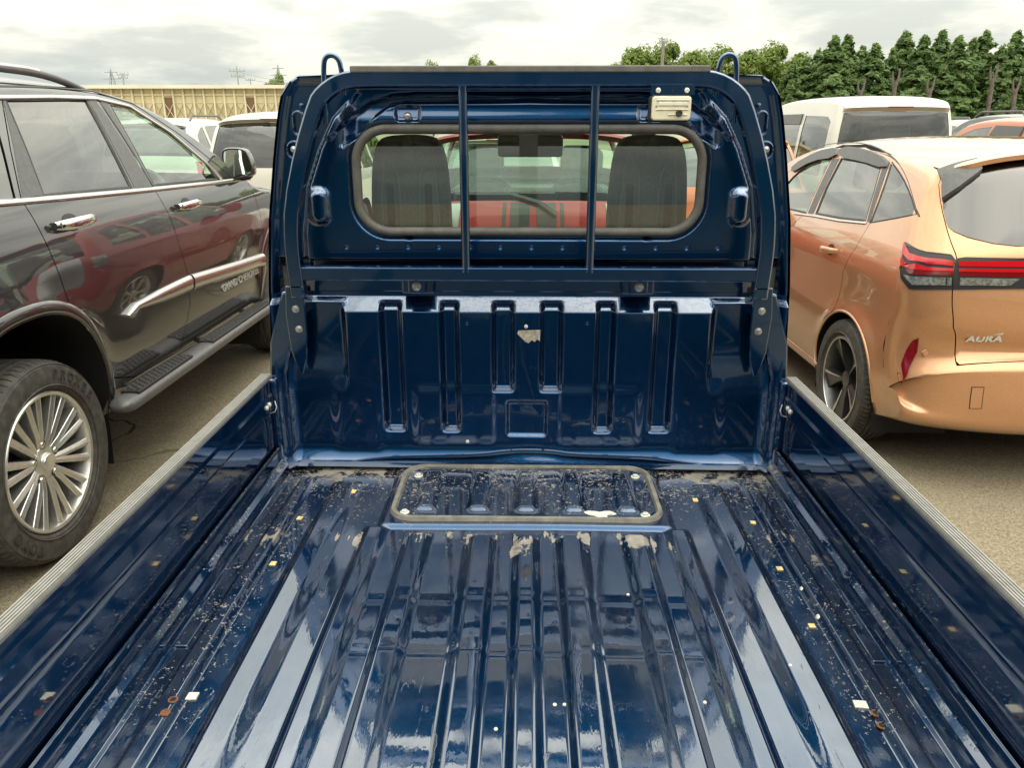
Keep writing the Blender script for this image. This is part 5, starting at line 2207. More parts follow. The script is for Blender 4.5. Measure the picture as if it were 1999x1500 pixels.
# tail: hatch door cut out of the shell in (t, w)
tb = ao((1868, 712))[0][0]
ttop = AH.t_at(z=1.478, lo=0, hi=.4)
edge = ao((1867, 706), (1866, 680), (1862, 640), (1860, 600), (1861, 560), (1869, 506), (1866, 494), (1854, 462), (1845, 430), (1838, 400), (1833, 360))
edge = [(min(t_, ttop - .03), w_) for t_, w_ in edge]
upper = [(ttop - .012, edge[-1][1] - .03), (ttop, edge[-1][1] - .10)]
tail_poly = [(tb, 0.0), (tb, edge[0][1] - .01)] + edge + upper + [(ttop, 0.0)]
tw0 = AH.t_at(y=5.22, lo=.35, hi=.8)
tw1 = AH.t_at(y=6.22, lo=.35, hi=.8)
ts_ = tw0 - 0.5
shell = [(0, 0), (tb - .004, 0), (tb - .004, edge[0][1] + .004)] + [(t_, w_ + .006) for t_, w_ in edge] + [(upper[0][0] + .004, upper[0][1] + .004), (ttop + .004, upper[1][1]), (ttop + .004, 0), (ts_, 0), (ts_, 1), (0, 1)]
AH.over_poly('body_shell', shell, 'paint_copper', hat, h=0.018, bh=0.018)
AH.over_grid('front_shell', ts_, AH.L, 'paint_copper', hat, [(tw0, tw1, .80)])
AH.over_grid('windscreen', tw0, tw1, 'glass_clear', hat, w1=.80, wn=8, off=-.004)
AH.over_grid('roof_lining', ttop + .1, tw0 - .02, 'headliner', hat, w1=.70, wn=8, off=-.05)
AH.over_grid('gap_backing', tb - .012, ttop + .012, 'dark_void', hat, w1=max(w_ for _, w_ in edge) + .02, wn=30, ht=.02, off=-.012)
gl_low = ao((1840, 404), (1850, 442), (1862, 452), (1890, 464), (1940, 476), (1985, 481))
t_low = gl_low[-1][0] - .012
gl_up = [(ttop - .055, 0.0), (ttop - .06, .35), (ttop - .07, gl_low[0][1] - .12), (ttop - .11, gl_low[0][1] - .02)]
glp = [(t_low, 0.0)] + list(reversed(gl_low)) + list(reversed(gl_up))
tg = AH.over_poly('hatch_door', tail_poly, 'paint_copper', hat, h=0.02, bh=0.018)
AH.over_poly('rear_glass', glp, 'glass_dark', tg, off=.004, skirt=.006, h=.04)
# spoiler blade over the rear glass
m = MB()
ws = np.linspace(-.80, .80, 41)
rows = []
for w in ws:
    k = 1 - 0.55 * max(0, (abs(w) - .62) / .18)
    top = AH.over(ttop + .03, w)
    base = AH.over(ttop - .06, w)
    tip = AH.over(ttop - .045, w) + np.array([0, -0.115 * k, 0.006])
    tip_u = tip + np.array([0, 0.004, -0.020])
    rows.append([top + np.array([0, 0, .003]), tip + np.array([0, .02, .006]), tip, tip_u, base])
V = [p_ for r_ in rows for p_ in r_]
n = 5
Fc = [(i * n + k, i * n + k + 1, (i + 1) * n + k + 1, (i + 1) * n + k) for i in range(len(ws) - 1) for k in range(n - 1)]
m.add(V, Fc)
m.build('roof_spoiler', 'paint_copper', tg, True, 40)
for sg in (AS, -AS):
    fin = ao((1832, 341), (1862, 330), (1905, 320), (1915, 338), (1872, 371), (1840, 394))
    AH.over_poly('spoiler_fin', fin, 'grey_trim', tg, sgs=(sg,), off=.030, skirt=.034, h=.02)
# lamps
c7 = lambda *pts: ao(*[(1720 + x / 7.165, 460 + y / 7.165) for x, y in pts])


def to_mid(pts, idx=-1):
    return [(p_[0], 0.0) for p_ in [pts[idx]]]


for sg in (AS, -AS):
    hs = c7((130, 150), (135, 400), (290, 600), (400, 745), (700, 752), (1000, 757), (1030, 330), (980, 268), (640, 230), (300, 165), (170, 145))
    lampo = AH.over_poly('tail_lamp', hs, 'satin_black', hat, sgs=(sg,), off=.006, skirt=.012, h=.02)
    for nm, mt, pts, of in (('lens_edge', 'grey_trim', ((150, 165), (150, 390), (200, 395), (205, 195), (640, 245), (980, 282), (1010, 320), (1010, 300), (980, 272), (640, 232), (300, 170)), .0085),
                            ('upper_bar', 'tail_red', ((205, 205), (420, 255), (700, 330), (1010, 355), (1010, 428), (640, 398), (420, 360), (210, 325)), .011),
                            ('lower_bar', 'tail_red', ((225, 360), (420, 400), (640, 440), (1010, 462), (1010, 500), (600, 490), (420, 470), (245, 420)), .011),
                            ('lower_bar_shade', 'tail_red_dark', ((360, 465), (600, 495), (1010, 506), (1010, 560), (520, 548), (400, 530)), .009),
                            ('clear_lens', 'tail_clear', ((330, 545), (450, 575), (900, 588), (900, 695), (450, 690)), .010),
                            ('clear_lens', 'tail_clear', ((925, 590), (985, 592), (985, 700), (915, 700)), .010)):
        AH.over_poly(nm, c7(*pts), mt, lampo, sgs=(sg,), off=of, skirt=.004, h=.02)
hs = c7((1040, 335), (1080, 318), (1180, 305), (1500, 312), (1900, 322))
lo_ = c7((1900, 742), (1500, 748), (1010, 757))
lampc = AH.over_poly('centre_lamp', hs + [(hs[-1][0], 0), (lo_[0][0], 0)] + lo_, 'satin_black', tg, off=.006, skirt=.012, h=.02)
for nm, mt, up_, dn_, of in (('upper_bar', 'tail_red', ((1085, 355), (1500, 358), (1900, 360)), ((1900, 440), (1500, 435), (1085, 428)), .010),
                             ('lower_bar', 'tail_red', ((1085, 462), (1500, 465), (1900, 470)), ((1900, 515), (1500, 512), (1085, 505)), .010),
                             ('lower_bar_shade', 'tail_red_dark', ((1085, 510), (1500, 518), (1900, 522)), ((1900, 580), (1500, 572), (1085, 562)), .0085)):
    a, b = c7(*up_), c7(*dn_)
    AH.over_poly(nm, a + [(a[-1][0], 0), (b[0][0], 0)] + b, mt, lampc, off=of, skirt=.004, h=.02)
for sg in (AS, -AS):
    AH.over_poly('clear_lens', c7((1105, 592), (1500, 600), (1930, 606), (1790, 702), (1400, 700), (1092, 698)), 'tail_clear', lampc, sgs=(sg,), off=.010, skirt=.004, h=.02)
    rp = ao((1794, 660), (1791, 688), (1776, 718), (1756, 746), (1753, 742), (1760, 712), (1770, 684), (1783, 664))
    AH.over_poly('reflector', rp, 'tail_red_dark', hat, sgs=(sg,), off=.006, skirt=.012, h=.02)
    sn = AH.px_over(1807, 690, AS, TR)
    c_ = AH.over(sn[0], sg * sn[1], .004)
    m = MB()
    m.lathe([(.016, .004), (.0145, -.002), (.012, .000), (.0115, -.003), (.0005, -.004)], c_, 'Y', 18)
    m.build('parking_sensor', 'paint_copper', hat, True)
tp = ao((1898, 757), (1920, 757), (1915, 797), (1893, 797))
AH.over_poly('towing_cap', tp, 'paint_copper', hat, sgs=(AS,), off=.003, skirt=.005, h=.02)
ol = AH.over_poly('cap_gap', offset_poly(tp, -.0035), 'black_trim', hat, sgs=(AS,), off=.0012, h=.02)
# lettering
b0, b1 = AH.px_over(1884, 661, AS, TR), AH.px_over(1956, 661, AS, TR)
P0, P1 = AH.over(b0[0], AS * b0[1], .004), AH.over(b1[0], AS * b1[1], .004)
dx = Vector(P1 - P0)
wd_ = dx.length
dx.normalize()
nz = dx.cross(Vector((0, 0, 1))).normalized()
mid = (P0 + P1) / 2
M = Matrix(((dx.x, 0, nz.x, mid[0]), (dx.y, 0, nz.y, mid[1]), (dx.z, 1, nz.z, mid[2]), (0, 0, 0, 1)))
lt = text_mesh('badge_lettering', 'AURA', 0.042, 'letter_metal', tg, Matrix.Identity(4), .003, .0014, .18, 1.05)
w0 = max(v.co.x for v in lt.data.vertices) - min(v.co.x for v in lt.data.vertices)
h0 = max(v.co.y for v in lt.data.vertices) - min(v.co.y for v in lt.data.vertices)
for v in lt.data.vertices:
    v.co.x *= wd_ / w0
    v.co.y *= 0.027 / h0
lt.data.transform(M)
m = MB()
q = P0 + np.array([0, 0, .019])
R = Matrix((dx, nz, Vector((0, 0, 1)))).transposed()
m.obox(tuple(mid + np.array([0, 0, .0235]) + np.array(nz) * .002), (wd_ * .99, .006, .010), R)
m.build('badge_bar', 'letter_metal', tg, bev=.0015)
# inside
MB().box(1.75, 3.22, 3.5, 7.0, 0.24, 0.40).build('underbody', 'dark_void', hat)
m = MB()
m.box(1.80, 3.17, 5.55, 6.1, 0.65, 0.98)
m.build('dashboard', 'plastic_grey', hat, bev=.05)
for x in (2.12, 2.85):
    simple_seat(hat, x, 4.95, .58, 'seat_back', .5)
    simple_seat(hat, x, 4.15, .60, 'seat_back', .52)

# ================================================================== cars further off
def far_car(name, label, cat, x, y, kind, paint, group, L, W, H, tint='glass_dark', wheels=True, rz=0.0, stripe=None, visor=False, rails=False, belt=None):
    """a parked car with its rear at y, nose away from the camera"""
    root = thing(name, label, cat, (x, y, 0), group, rz)
    b = H * {'van': .53, 'hatch': .61, 'suv': .61, 'wagon': .61}[kind]
    b = belt or b
    if kind == 'van':
        sil = [(.10, .25, .05), (.02, .30, .12), (.0, .5, .16), (.02, .9, .15), (.04, H * .6, .13), (.08, H * .80, .11), (.14, H * .95, .09), (.24, H * .985, .08), (1.2, H, .07), (2.3, H * .99, .07), (2.75, H * .93, .07), (L - .75, H * .60, .08), (L - .5, H * .55, .1), (L - .08, H * .46, .14), (L, .6, .2), (L - .02, .35, .16), (L - .12, .25, .06)]
        win = [[(.28, b), (.30, H * .84), (.42, H * .87), (1.15, H * .88), (1.15, b)], [(1.25, b), (1.25, H * .88), (2.05, H * .88), (2.05, b)], [(2.15, b), (2.15, H * .875), (2.5, H * .85), (2.95, b + .12), (3.0, b)]]
        zg0, zg1, yw0, yw1 = H * .62, H * .90, 2.72, L - .80
        ins = ([.2, .4, .6, .9, b, H * .8, H], [.05, .02, .0, .0, .02, .08, .16])
    else:
        rk = .16 if kind == 'suv' else .26
        sil = [(.14, .25, .05), (.04, .28, .10), (.0, .42, .2), (.01, .6, .22), (.05, .8, .2), (.06, b - .04, .18), (.06 + rk * .5, b + (H - b) * .45, .15), (.06 + rk * 1.3, H * .945, .11), (.62, H * .985, .085), (1.4, H, .08), (2.0, H * .985, .075), (2.35, H * .93, .07), (L - 1.15, b + .03, .07), (L - 1.0, b - .02, .1), (L - .35, b - .14, .14), (L - .06, b - .28, .2), (L, .5, .2), (L - .06, .30, .14), (L - .16, .24, .05)]
        win = [[(.42, b + .02), (.50, b + (H - b) * .55), (.74, H * .90), (.84, H * .905), (.86, b + .01)], [(.93, b), (.93, H * .912), (1.50, H * .92), (1.56, b)], [(1.66, b), (1.60, H * .92), (1.95, H * .905), (2.22, H * .86), (L - 1.28, b + .04), (L - 1.36, b)]]
        zg0, zg1, yw0, yw1 = b + .04, H * .915, 2.22, L - 1.20
        ins = ([.2, .35, .5, .7, b - .1, b, b + .2, H * .93, H], [.05, .02, .0, .0, .005, .035, .10, .205, .26])
    wr = .31 if kind != 'suv' else .345
    c = Car(0.0, sil, W / 2, ins, 2.7, arches=((.72 if kind != 'van' else .62, wr, wr + .045, wr + .045), (L - .82 if kind != 'van' else L - .70, wr, wr + .045, wr + .045)), taper=(.04, .10), flare=.012)
    fl = rim_between(c, .24, n=16)
    for sg in (-1, 1):
        s_ = c.side_panel('flank', fl, win, paint, root, sg, h=.07)
        for w in win:
            c.side_panel('window', w, [], tint, s_, sg, off=-.005, h=.2)
        if visor:
            w = win[1]
            vp = [(w[0][0], w[1][1] - .10), (w[1][0], w[1][1] + .02), (w[2][0], w[2][1] + .02), (w[3][0], w[2][1] - .10)]
            c.side_panel('rain_visor', vp, [], 'grey_trim', s_, sg, off=.018, h=.1, skirt=.02)
        if rails:
            xr = sg * (W / 2 - .28)
            m = MB()
            m.tube([(xr, .55, H * .965), (xr, .66, H * 1.01), (xr, 1.8, H * 1.015), (xr, 2.0, H * .97)], .018, 8)
            m.build('roof_rail', 'grey_trim', root, True)
        if wheels:
            for ai in (0, 1):
                inner_arch(c, root, ai, sg, .3)
                make_wheel(root, (sg * (W / 2 - .115), c.arches[ai][0], wr), wr, .19, wr * .66, 'plain', sg, 'alloy_bright', 36, False)
        m = MB()
        ym = yw1 - .25
        m.prism(smooth_poly([(-.09, -.06), (-.09, .07), (.08, .08), (.10, -.02), (.04, -.07)], 1), lambda a, q: (sg * (W / 2 + .10) - sg * a, ym, b + .06 + q), lambda a, q: (sg * (W / 2 + .10) - sg * a * .7, ym + .12, b + .06 + q * .7))
        m.box(min(sg * (W / 2 - .06), sg * (W / 2 + .06)), max(sg * (W / 2 - .06), sg * (W / 2 + .06)), ym + .02, ym + .08, b + .01, b + .04)
        m.build('door_mirror', paint, root, bev=.012)
    tg0, tg1 = c.t_at(z=zg0, hi=.4), c.t_at(z=zg1, hi=.4)
    tw0, tw1 = c.t_at(y=yw0, lo=.3, hi=.85), c.t_at(y=yw1, lo=.3, hi=.85)
    c.over_grid('body_shell', 0, c.L, paint, root, [(tg0, tg1, .70), (tw0, tw1, .80)], wn=12, ht=.07)
    rg = c.over_grid('rear_glass', tg0, tg1, tint, root, w1=.70, wn=6, off=-.004)
    c.over_grid('windscreen', tw0, tw1, 'glass_clear', root, w1=.80, wn=6, off=-.004)
    # brake light strip and spoiler lip
    m = MB()
    ws_ = np.linspace(-.74, .74, 21)
    V = []
    for w in ws_:
        k = 1 - .5 * max(0, (abs(w) - .55) / .19)
        a, t_ = c.over(tg1 + .14, w), c.over(tg1 + .005, w)
        tip = c.over(tg1 + .045, w) + np.array([0, -.085 * k, .012])
        V += [a + np.array([0, 0, .004]), tip + np.array([0, .01, .008]), tip + np.array([0, 0, -.006]), t_]
    m.add(V, [(i * 4 + k, i * 4 + k + 1, i * 4 + 5 + k, i * 4 + 4 + k) for i in range(20) for k in range(3)])
    sp = m.build('rear_spoiler', paint, root, True, 40)
    tip = c.over(tg1 + .045, 0) + np.array([0, -.087, .004])
    MB().box(-.14, .14, tip[1] - .004, tip[1] + .02, tip[2] - .006, tip[2] + .008).build('brake_strip', 'tail_red_dark', sp, bev=.002)
    lz0, lz1 = (H * .42, H * .60) if kind == 'van' else (b - .22, b - .03)
    for sg in (-1, 1):
        tl = [(c.t_at(z=lz0, hi=.4), .74), (c.t_at(z=lz1, hi=.4), .74), (c.t_at(z=lz1, hi=.4), .985), (c.t_at(z=lz0, hi=.4), .985)]
        c.over_poly('tail_lamp', tl, 'tail_clear' if stripe else 'tail_red', root, sgs=(sg,), off=.006, skirt=.012, h=.05)
    tb_ = c.t_at(z=.50, hi=.3)
    c.over_grid('bumper_trim', c.t_at(z=.30, hi=.3), c.t_at(z=.44, hi=.3), 'black_trim', root, w1=.80, wn=8, off=.006)
    tp = c.t_at(z=.62, hi=.3)
    P = c.over(tp, 0, .01)
    MB().box(-.165, .165, P[1] - .006, P[1] + .004, P[2] - .08, P[2] + .08).build('number_plate', 'sticker_white', root, bev=.002)
    MB().box(-W / 2 + .12, W / 2 - .12, .2, L - .2, .22, .40).build('underbody', 'dark_void', root)
    for xx in (-.36, .36):
        simple_seat(root, xx, 1.95 if kind != 'van' else 2.1, b - .52, 'seat_back', .46)
        if kind != 'van':
            simple_seat(root, xx, 1.15, b - .52, 'seat_back', .46)
    MB().box(-W / 2 + .16, W / 2 - .16, yw1 - .30, yw1 + .15, b - .35, b - .04).build('dashboard', 'plastic_grey', root, bev=.04)
    if stripe:
        t0, t1 = c.t_at(z=.45, hi=.3), tg0 - .015
        for w0, w1, mt in stripe:
            pl = [(t0, w0), (t1, w0), (t1, w1), (t0, w1)]
            if w0 == 0:
                c.over_poly('stripe', pl, mt, root, off=.003, h=.06)
            else:
                for sg in (-1, 1):
                    c.over_poly('stripe', pl, mt, root, sgs=(sg,), off=.003, h=.06)
        # rear wiper: pivot low in the middle, arm folded up to the left
        t_p, t_a = tg0 - .09, tg0 + .03
        p_ = c.over(t_p, .06, .02)
        q_ = c.over(t_a, -.06, .022)
        r_ = c.over(t_a + .005, -.34, .018)
        m = MB()
        m.tube([p_, (p_ + q_) / 2 + np.array([.03, -.012, .012]), q_, r_], [.020, .017, .013, .008], 8)
        m.build('rear_wiper', 'black_trim', root, True)
        m = MB()
        m.tube([c.over(t_a + .02, -.40, .008), c.over(t_a + .012, .06, .008)], .008, 6)
        m.build('wiper_blade', 'black_trim', root, True)
    return root, c


RED_STRIPES = [(0.0, .0042, 'paint_red'), (.005, .060, 'paint_black'), (.061, .074, 'paint_red'), (.075, .090, 'paint_black'), (.30, .62, 'paint_silver')]
far_car('red_hatchback', 'red hatchback with dark stripes on its tail, seen through the truck cab window', 'car', 0.03, 4.62, 'hatch', 'paint_red', None, 3.75, 1.70, 1.64, 'glass_clear', stripe=RED_STRIPES, belt=1.12)
far_car('white_suv', 'pearl white SUV with wide dark rear window behind the grey SUV', 'suv', -2.93, 9.0, 'suv', 'paint_pearl', 'cars in the next row', 4.4, 1.82, 1.76)
far_car('white_van', 'tall white van with dark rear window behind the copper hatchback', 'van', 4.13, 9.1, 'van', 'paint_white', 'cars in the next row', 3.6, 1.55, 1.93, visor=True)
far_car('orange_hatchback', 'orange hatchback partly hidden between the truck cab and the white van', 'car', 2.12, 8.0, 'hatch', 'paint_orange', 'cars in the next row', 3.7, 1.62, 1.55)
far_car('orange_suv', 'orange SUV with dark window visors at the right edge behind the copper hatchback', 'suv', 6.50, 8.7, 'suv', 'paint_orange', 'cars in the next row', 4.1, 1.76, 1.70, visor=True)
far_car('black_wagon', 'black car with its dark roof showing just above the orange SUV', 'car', 8.55, 12.6, 'suv', 'paint_black', 'cars in the rows beyond', 4.4, 1.8, 1.78, rails=True)
far_car('white_hatchback', 'white hatchback seen only through the glass of the red hatchback', 'car', -0.35, 9.0, 'hatch', 'paint_white', 'cars in the next row', 3.8, 1.66, 1.52)
# rows beyond
protos = {}
PAL = ['paint_white', 'paint_silver', 'paint_black', 'paint_pearl', 'paint_navy', 'paint_silver', 'paint_red']
WORD = {'paint_white': 'white', 'paint_silver': 'silver', 'paint_black': 'black', 'paint_pearl': 'cream white', 'paint_navy': 'navy blue', 'paint_red': 'dark red'}
KW = {'suv': ('SUV', 'suv', 4.3, 1.8, 1.72), 'van': ('van', 'van', 3.6, 1.6, 1.88), 'hatch': ('hatchback', 'car', 3.8, 1.66, 1.54)}
far_spots = []
for r_i, (yy, xs_row) in enumerate(((16.5, (9.8, 12.4, 14.9)), (22.5, (10.9, 13.4, 16.0, 18.5)), (30.0, (15.5, 18.2, 21.0, 24.0)), (40.0, (21.0, 24.0, 27.0, 30.0)))):
    for k, xx in enumerate(xs_row):
        far_spots.append((xx, yy, r_i, k))
for k, xx in enumerate((-6.4, -9.2)):
    far_spots.append((xx, 13.2 + 1.4 * k, 4, k))
for k, xx in enumerate((-10.2, -12.9)):
    far_spots.append((xx, 20.0, 5, k))
rowname = {0: 'in the first far row on the right', 1: 'in the second far row on the right', 2: 'in the third far row on the right', 3: 'in the farthest row below the cedars', 4: 'beyond the bonnet of the grey SUV', 5: 'far off in front of the cream warehouse'}
posname = ['leftmost', 'second from left', 'third from left', 'rightmost']
r2 = random.Random(11)
for xx, yy, r_i, k in far_spots:
    kd = r2.choice(['suv', 'hatch', 'van', 'suv'])
    if r_i in (4, 5):
        kd = 'suv'
    pt = PAL[(r_i * 3 + k * 2) % len(PAL)]
    if r_i == 4:
        pt = ('paint_white', 'paint_silver')[k]
    word, cat, L_, W_, H_ = KW[kd]
    lab = '%s %s %s, %s' % (WORD[pt], word, rowname[r_i], posname[k])
    key = (kd, pt)
    if key not in protos:
        root, _ = far_car('parked_' + {'suv': 'suv', 'van': 'van', 'hatch': 'hatchback'}[kd], lab, cat, xx, yy, kd, pt, 'cars in the rows beyond', L_, W_, H_, rails=(kd == 'suv'))
        protos[key] = root
    else:
        root = copy_tree(protos[key])
        root.location = (xx, yy, 0)
        root['label'] = lab

# ================================================================== warehouse on the left
WY = 70.0
x0 = onY(-60, 170, WY)[0]
x1 = onY(640, 170, WY)[0]
zt = onY(400, 173, WY)[2]
zr = onY(400, 163, WY)[2]
ware = thing('warehouse', 'long cream warehouse with braced wall bays and brown doors behind the parked cars', 'building', ((x0 + x1) / 2, WY, 0), world=True)
m = MB()
m.box(x0, x1, WY, WY + 18, 0, zt)
m.build('wall', 'wall_cream', ware)
m = MB()
m.prism([(WY - .7, zt), (WY - .7, zt + .28), (WY + 9, zr + .15), (WY + 19, zt + .28), (WY + 19, zt)], lambda a, b: (x0 - .4, a, b), lambda a, b: (x1 + .4, a, b))
m.build('roof', 'roof_cream', ware)
bay = 20.0 / 1582 * WY * 1.0
m = MB()
m.box(x0, x1, WY - .12, WY - .002, zt - .55, zt - .42)
m.build('eave_beam', 'wall_frame', ware)
nb = int((x1 - x0) / bay)
doors = [int((onY(326, 200, WY)[0] - x0) / bay), int((onY(489, 200, WY)[0] - x0) / bay), int((onY(130, 200, WY)[0] - x0) / bay)]
for i in range(nb + 1):
    x = x0 + i * bay
    m = MB()
    m.box(x - .07, x + .07, WY - .22, WY - .003, 0, zt - .02)
    m.build('wall_post', 'wall_frame', ware)
    if i == nb:
        break
    if i in doors:
        m = MB()
        m.box(x + .08, x + bay - .08, WY - .06, WY - .004, 0, zt - .70)
        m.build('door', 'door_brown', ware)
    za, zb = zt - 2.35, zt - 1.25
    mt = 'wall_frame' if i in doors else 'brace_dark'
    for s in (0, 1):
        m = MB()
        a, b = (x + .10, x + bay - .10) if s == 0 else (x + bay - .10, x + .10)
        m.tube([(a, WY - .14 - .03 * s, za), (b, WY - .14 - .03 * s, zb)], .032, 5)
        m.build('brace', mt, ware)
    m = MB()
    m.box(x + .07, x + bay - .07, WY - .05, WY - .0035, zt - 1.16, zt - 1.10)
    m.build('girt', 'wall_frame', ware)

# ================================================================== pylons and poles
def pylon(px, ytop, Y, w, label):
    b = onY(px, 170, Y)
    zt_ = onY(px, ytop, Y)[2]
    root = thing('lattice_pylon', label, 'pylon', (b[0], Y, 0), 'power pylons on the horizon')
    for sx in (-1, 1):
        for sy in (-1, 1):
            m = MB()
            m.tube([(sx * w, sy * w, 0), (sx * w * .25, sy * w * .25, zt_ * .8), (0, 0, zt_)], .10, 4)
            m.build('pylon_leg', 'steel_far', root)
    n = 9
    for i in range(n):
        k0, k1 = i / n, (i + 1) / n
        wa, wb = w * (1 - k0 * .93), w * (1 - k1 * .93)
        m = MB()
        m.tube([(-wa, 0, k0 * zt_), (wb, 0, k1 * zt_)], .06, 4)
        m.build('lattice_bar', 'steel_far', root)
        m = MB()
        m.tube([(wa, 0.1, k0 * zt_), (-wb, 0.1, k1 * zt_)], .06, 4)
        m.build('lattice_bar', 'steel_far', root)
    for f, ww in ((.95, .9), (.85, 1.25), (.74, 1.5)):
        m = MB()
        m.tube([(-w * ww, 0, f * zt_), (w * ww, 0, f * zt_)], .09, 4)
        m.build('cross_arm', 'steel_far', root)


pylon(221, 134, 190, 1.7, 'lattice pylon at left just above the warehouse roof, left of the short pole')
pylon(546, 126, 190, 1.5, 'lattice pylon just left of the truck cab above the warehouse roof')


def pole(px, ytop, Y, label, arms=((.93, 1.1), (.86, .9)), r=.14, mat='cast_pole', lean=0.0):
    b = onY(px, 170, Y)
    zt_ = onY(px, ytop, Y)[2]
    root = thing('utility_pole', label, 'pole', (b[0], Y, 0), 'utility poles')
    m = MB()
    m.tube([(0, 0, 0), (lean, 0, zt_)], [r, r * .7], 8)
    m.build('pole_shaft', mat, root, True)
    for f, w in arms:
        m = MB()
        m.box(-w + lean * f, w + lean * f, -.06, .06, zt_ * f - .06, zt_ * f + .06)
        m.build('cross_arm', 'steel_far', root)
        for s in (-1, -.4, .4, 1):
            m = MB()
            m.tube([(lean * f + w * s * .9, 0, zt_ * f + .05), (lean * f + w * s * .9, 0, zt_ * f + .32)], .06, 5)
            m.build('insulator', 'steel_far', root)
    return root, (b[0], Y, zt_)


pole(243, 142, 120, 'short pole with stub arms above the warehouse roof at left', ((.97, .9), (.92, .7)), .16, 'steel_far')
_, pa = pole(466, 129, 110, 'tall thin utility pole with cross arms above the middle of the warehouse', mat='steel_far')
_, pb = pole(490, 152, 130, 'low utility pole right of the tall one above the warehouse', ((.96, .8),), .12, 'steel_far')
pole(1290, 81, 72, 'weathered wooden pole standing among the pale green trees', ((.985, .35),), .19)
for i, dz in enumerate((-.6, -1.3)):
    m = MB()
    P = []
    c0 = Vector((pa[0], pa[1], pa[2] + dz))
    c1 = Vector(tuple(onY(560, 157 + 5 * i, 140)))
    for k in range(9):
        u = k / 8
        q = c0.lerp(c1, u)
        q.z -= .5 * 4 * u * (1 - u) * .5
        P.append(q)
    m.tube(P, .03, 4)
    o = m.build('power_line', 'steel_far')
    tag(o, ('upper' if i == 0 else 'lower') + ' wire running right from the tall pole above the warehouse', 'wire', 'wires from the tall pole')

# ================================================================== trees
def leaf_cards(N, gen, size, seed):
    """many small bent leaf faces; gen(rng, n) -> positions and preferred normals"""
    g = np.random.default_rng(seed)
    P, D = gen(g, N)
    n = len(P)
    nn = D + g.normal(0, .45, (n, 3))
    nn /= np.linalg.norm(nn, axis=1)[:, None]
    a = np.cross(nn, g.normal(0, 1, (n, 3)))
    a /= np.linalg.norm(a, axis=1)[:, None]
    b = np.cross(nn, a)
    s = size * g.uniform(.55, 1.35, n)[:, None]
    asp = g.uniform(.45, .9, n)[:, None]
    V = np.stack([P - a * s, P + b * s * asp * .8 + nn * s * .2, P + a * s, P - b * s * asp], 1).reshape(-1, 3)
    i = np.arange(n)[:, None] * 4
    F_ = np.concatenate([i + np.array([[0, 3, 2]]), i + np.array([[0, 2, 1]])])
    return V, F_


def conifer_mesh(H, seed):
    g = np.random.default_rng(seed)
    br = []
    z = H * .12
    while z < H * .985:
        u = z / H
        rad = (1 - u) ** .82 * H * .30 * g.uniform(.72, 1.18)
        nb_ = int(5 + 6 * (1 - u))
        a0 = g.uniform(0, 2 * pi)
        for k in range(nb_):
            a = a0 + 2 * pi * k / nb_ + g.normal(0, .2)
            br.append((z + g.normal(0, .12), a, rad * g.uniform(.65, 1.18)))
        z += H * .034 * (1.25 - .4 * u)

    def gen(gr, N):
        w = np.array([b[2] + .15 for b in br])
        idx = gr.choice(len(br), N, p=w / w.sum())
        B = np.array(br)[idx]
        f = gr.beta(2.4, 1.0, N)
        r = B[:, 2] * f
        a = B[:, 1] + gr.normal(0, .20, N) * (1.1 - f * .5)
        droop = B[:, 2] * (.16 * f - .42 * f ** 2)
        zz = B[:, 0] + droop + gr.normal(0, .10, N)
        P = np.stack([r * np.cos(a), r * np.sin(a), np.maximum(zz, .8)], -1)
        D = np.stack([np.cos(a) * .75, np.sin(a) * .75, np.full(N, .6)], -1)
        return P, D
    return gen, br


def conifer_tree(seed, H, N=9000):
    gen, br = conifer_mesh(H, seed)
    V, F_ = leaf_cards(N, gen, .21, seed)
    cm = bpy.data.meshes.new('crown')
    cm.from_pydata(V.tolist(), [], F_.tolist())
    cm.materials.append(MATS['leaf_conifer'])
    m = MB()
    m.tube([(0, 0, 0), (.05, 0, H * .3), (0, .04, H * .65), (0, 0, H * .97)], [.26, .20, .12, .03], 8)
    tm = (m.v, m.f)
    m2 = MB()
    for z, a, r in br[::3]:
        m2.tube([(0, 0, z), (r * .5 * cos(a), r * .5 * sin(a), z + .05 * r), (r * .9 * cos(a), r * .9 * sin(a), z - .15 * r)], [.05, .035, .012], 4)
    m.add(m2.v, m2.f)
    tk = bpy.data.meshes.new('trunk')
    tk.from_pydata(m.v, [], m.f)
    tk.materials.append(MATS['bark'])
    return cm, tk


CON = [conifer_tree(100 + k, 10.0) for k in range(6)]


def plant_tree(name, label, group, X, Y, s, variant, rz, sw=1.0):
    root = thing(name, label, 'tree', (X, Y, 0), group, rz)
    root.scale = (s * sw, s * sw, s)
    for nm, me_ in zip(('crown', 'trunk'), variant):
        o = bpy.data.objects.new(nm, me_)
        link(o, root)
    return root


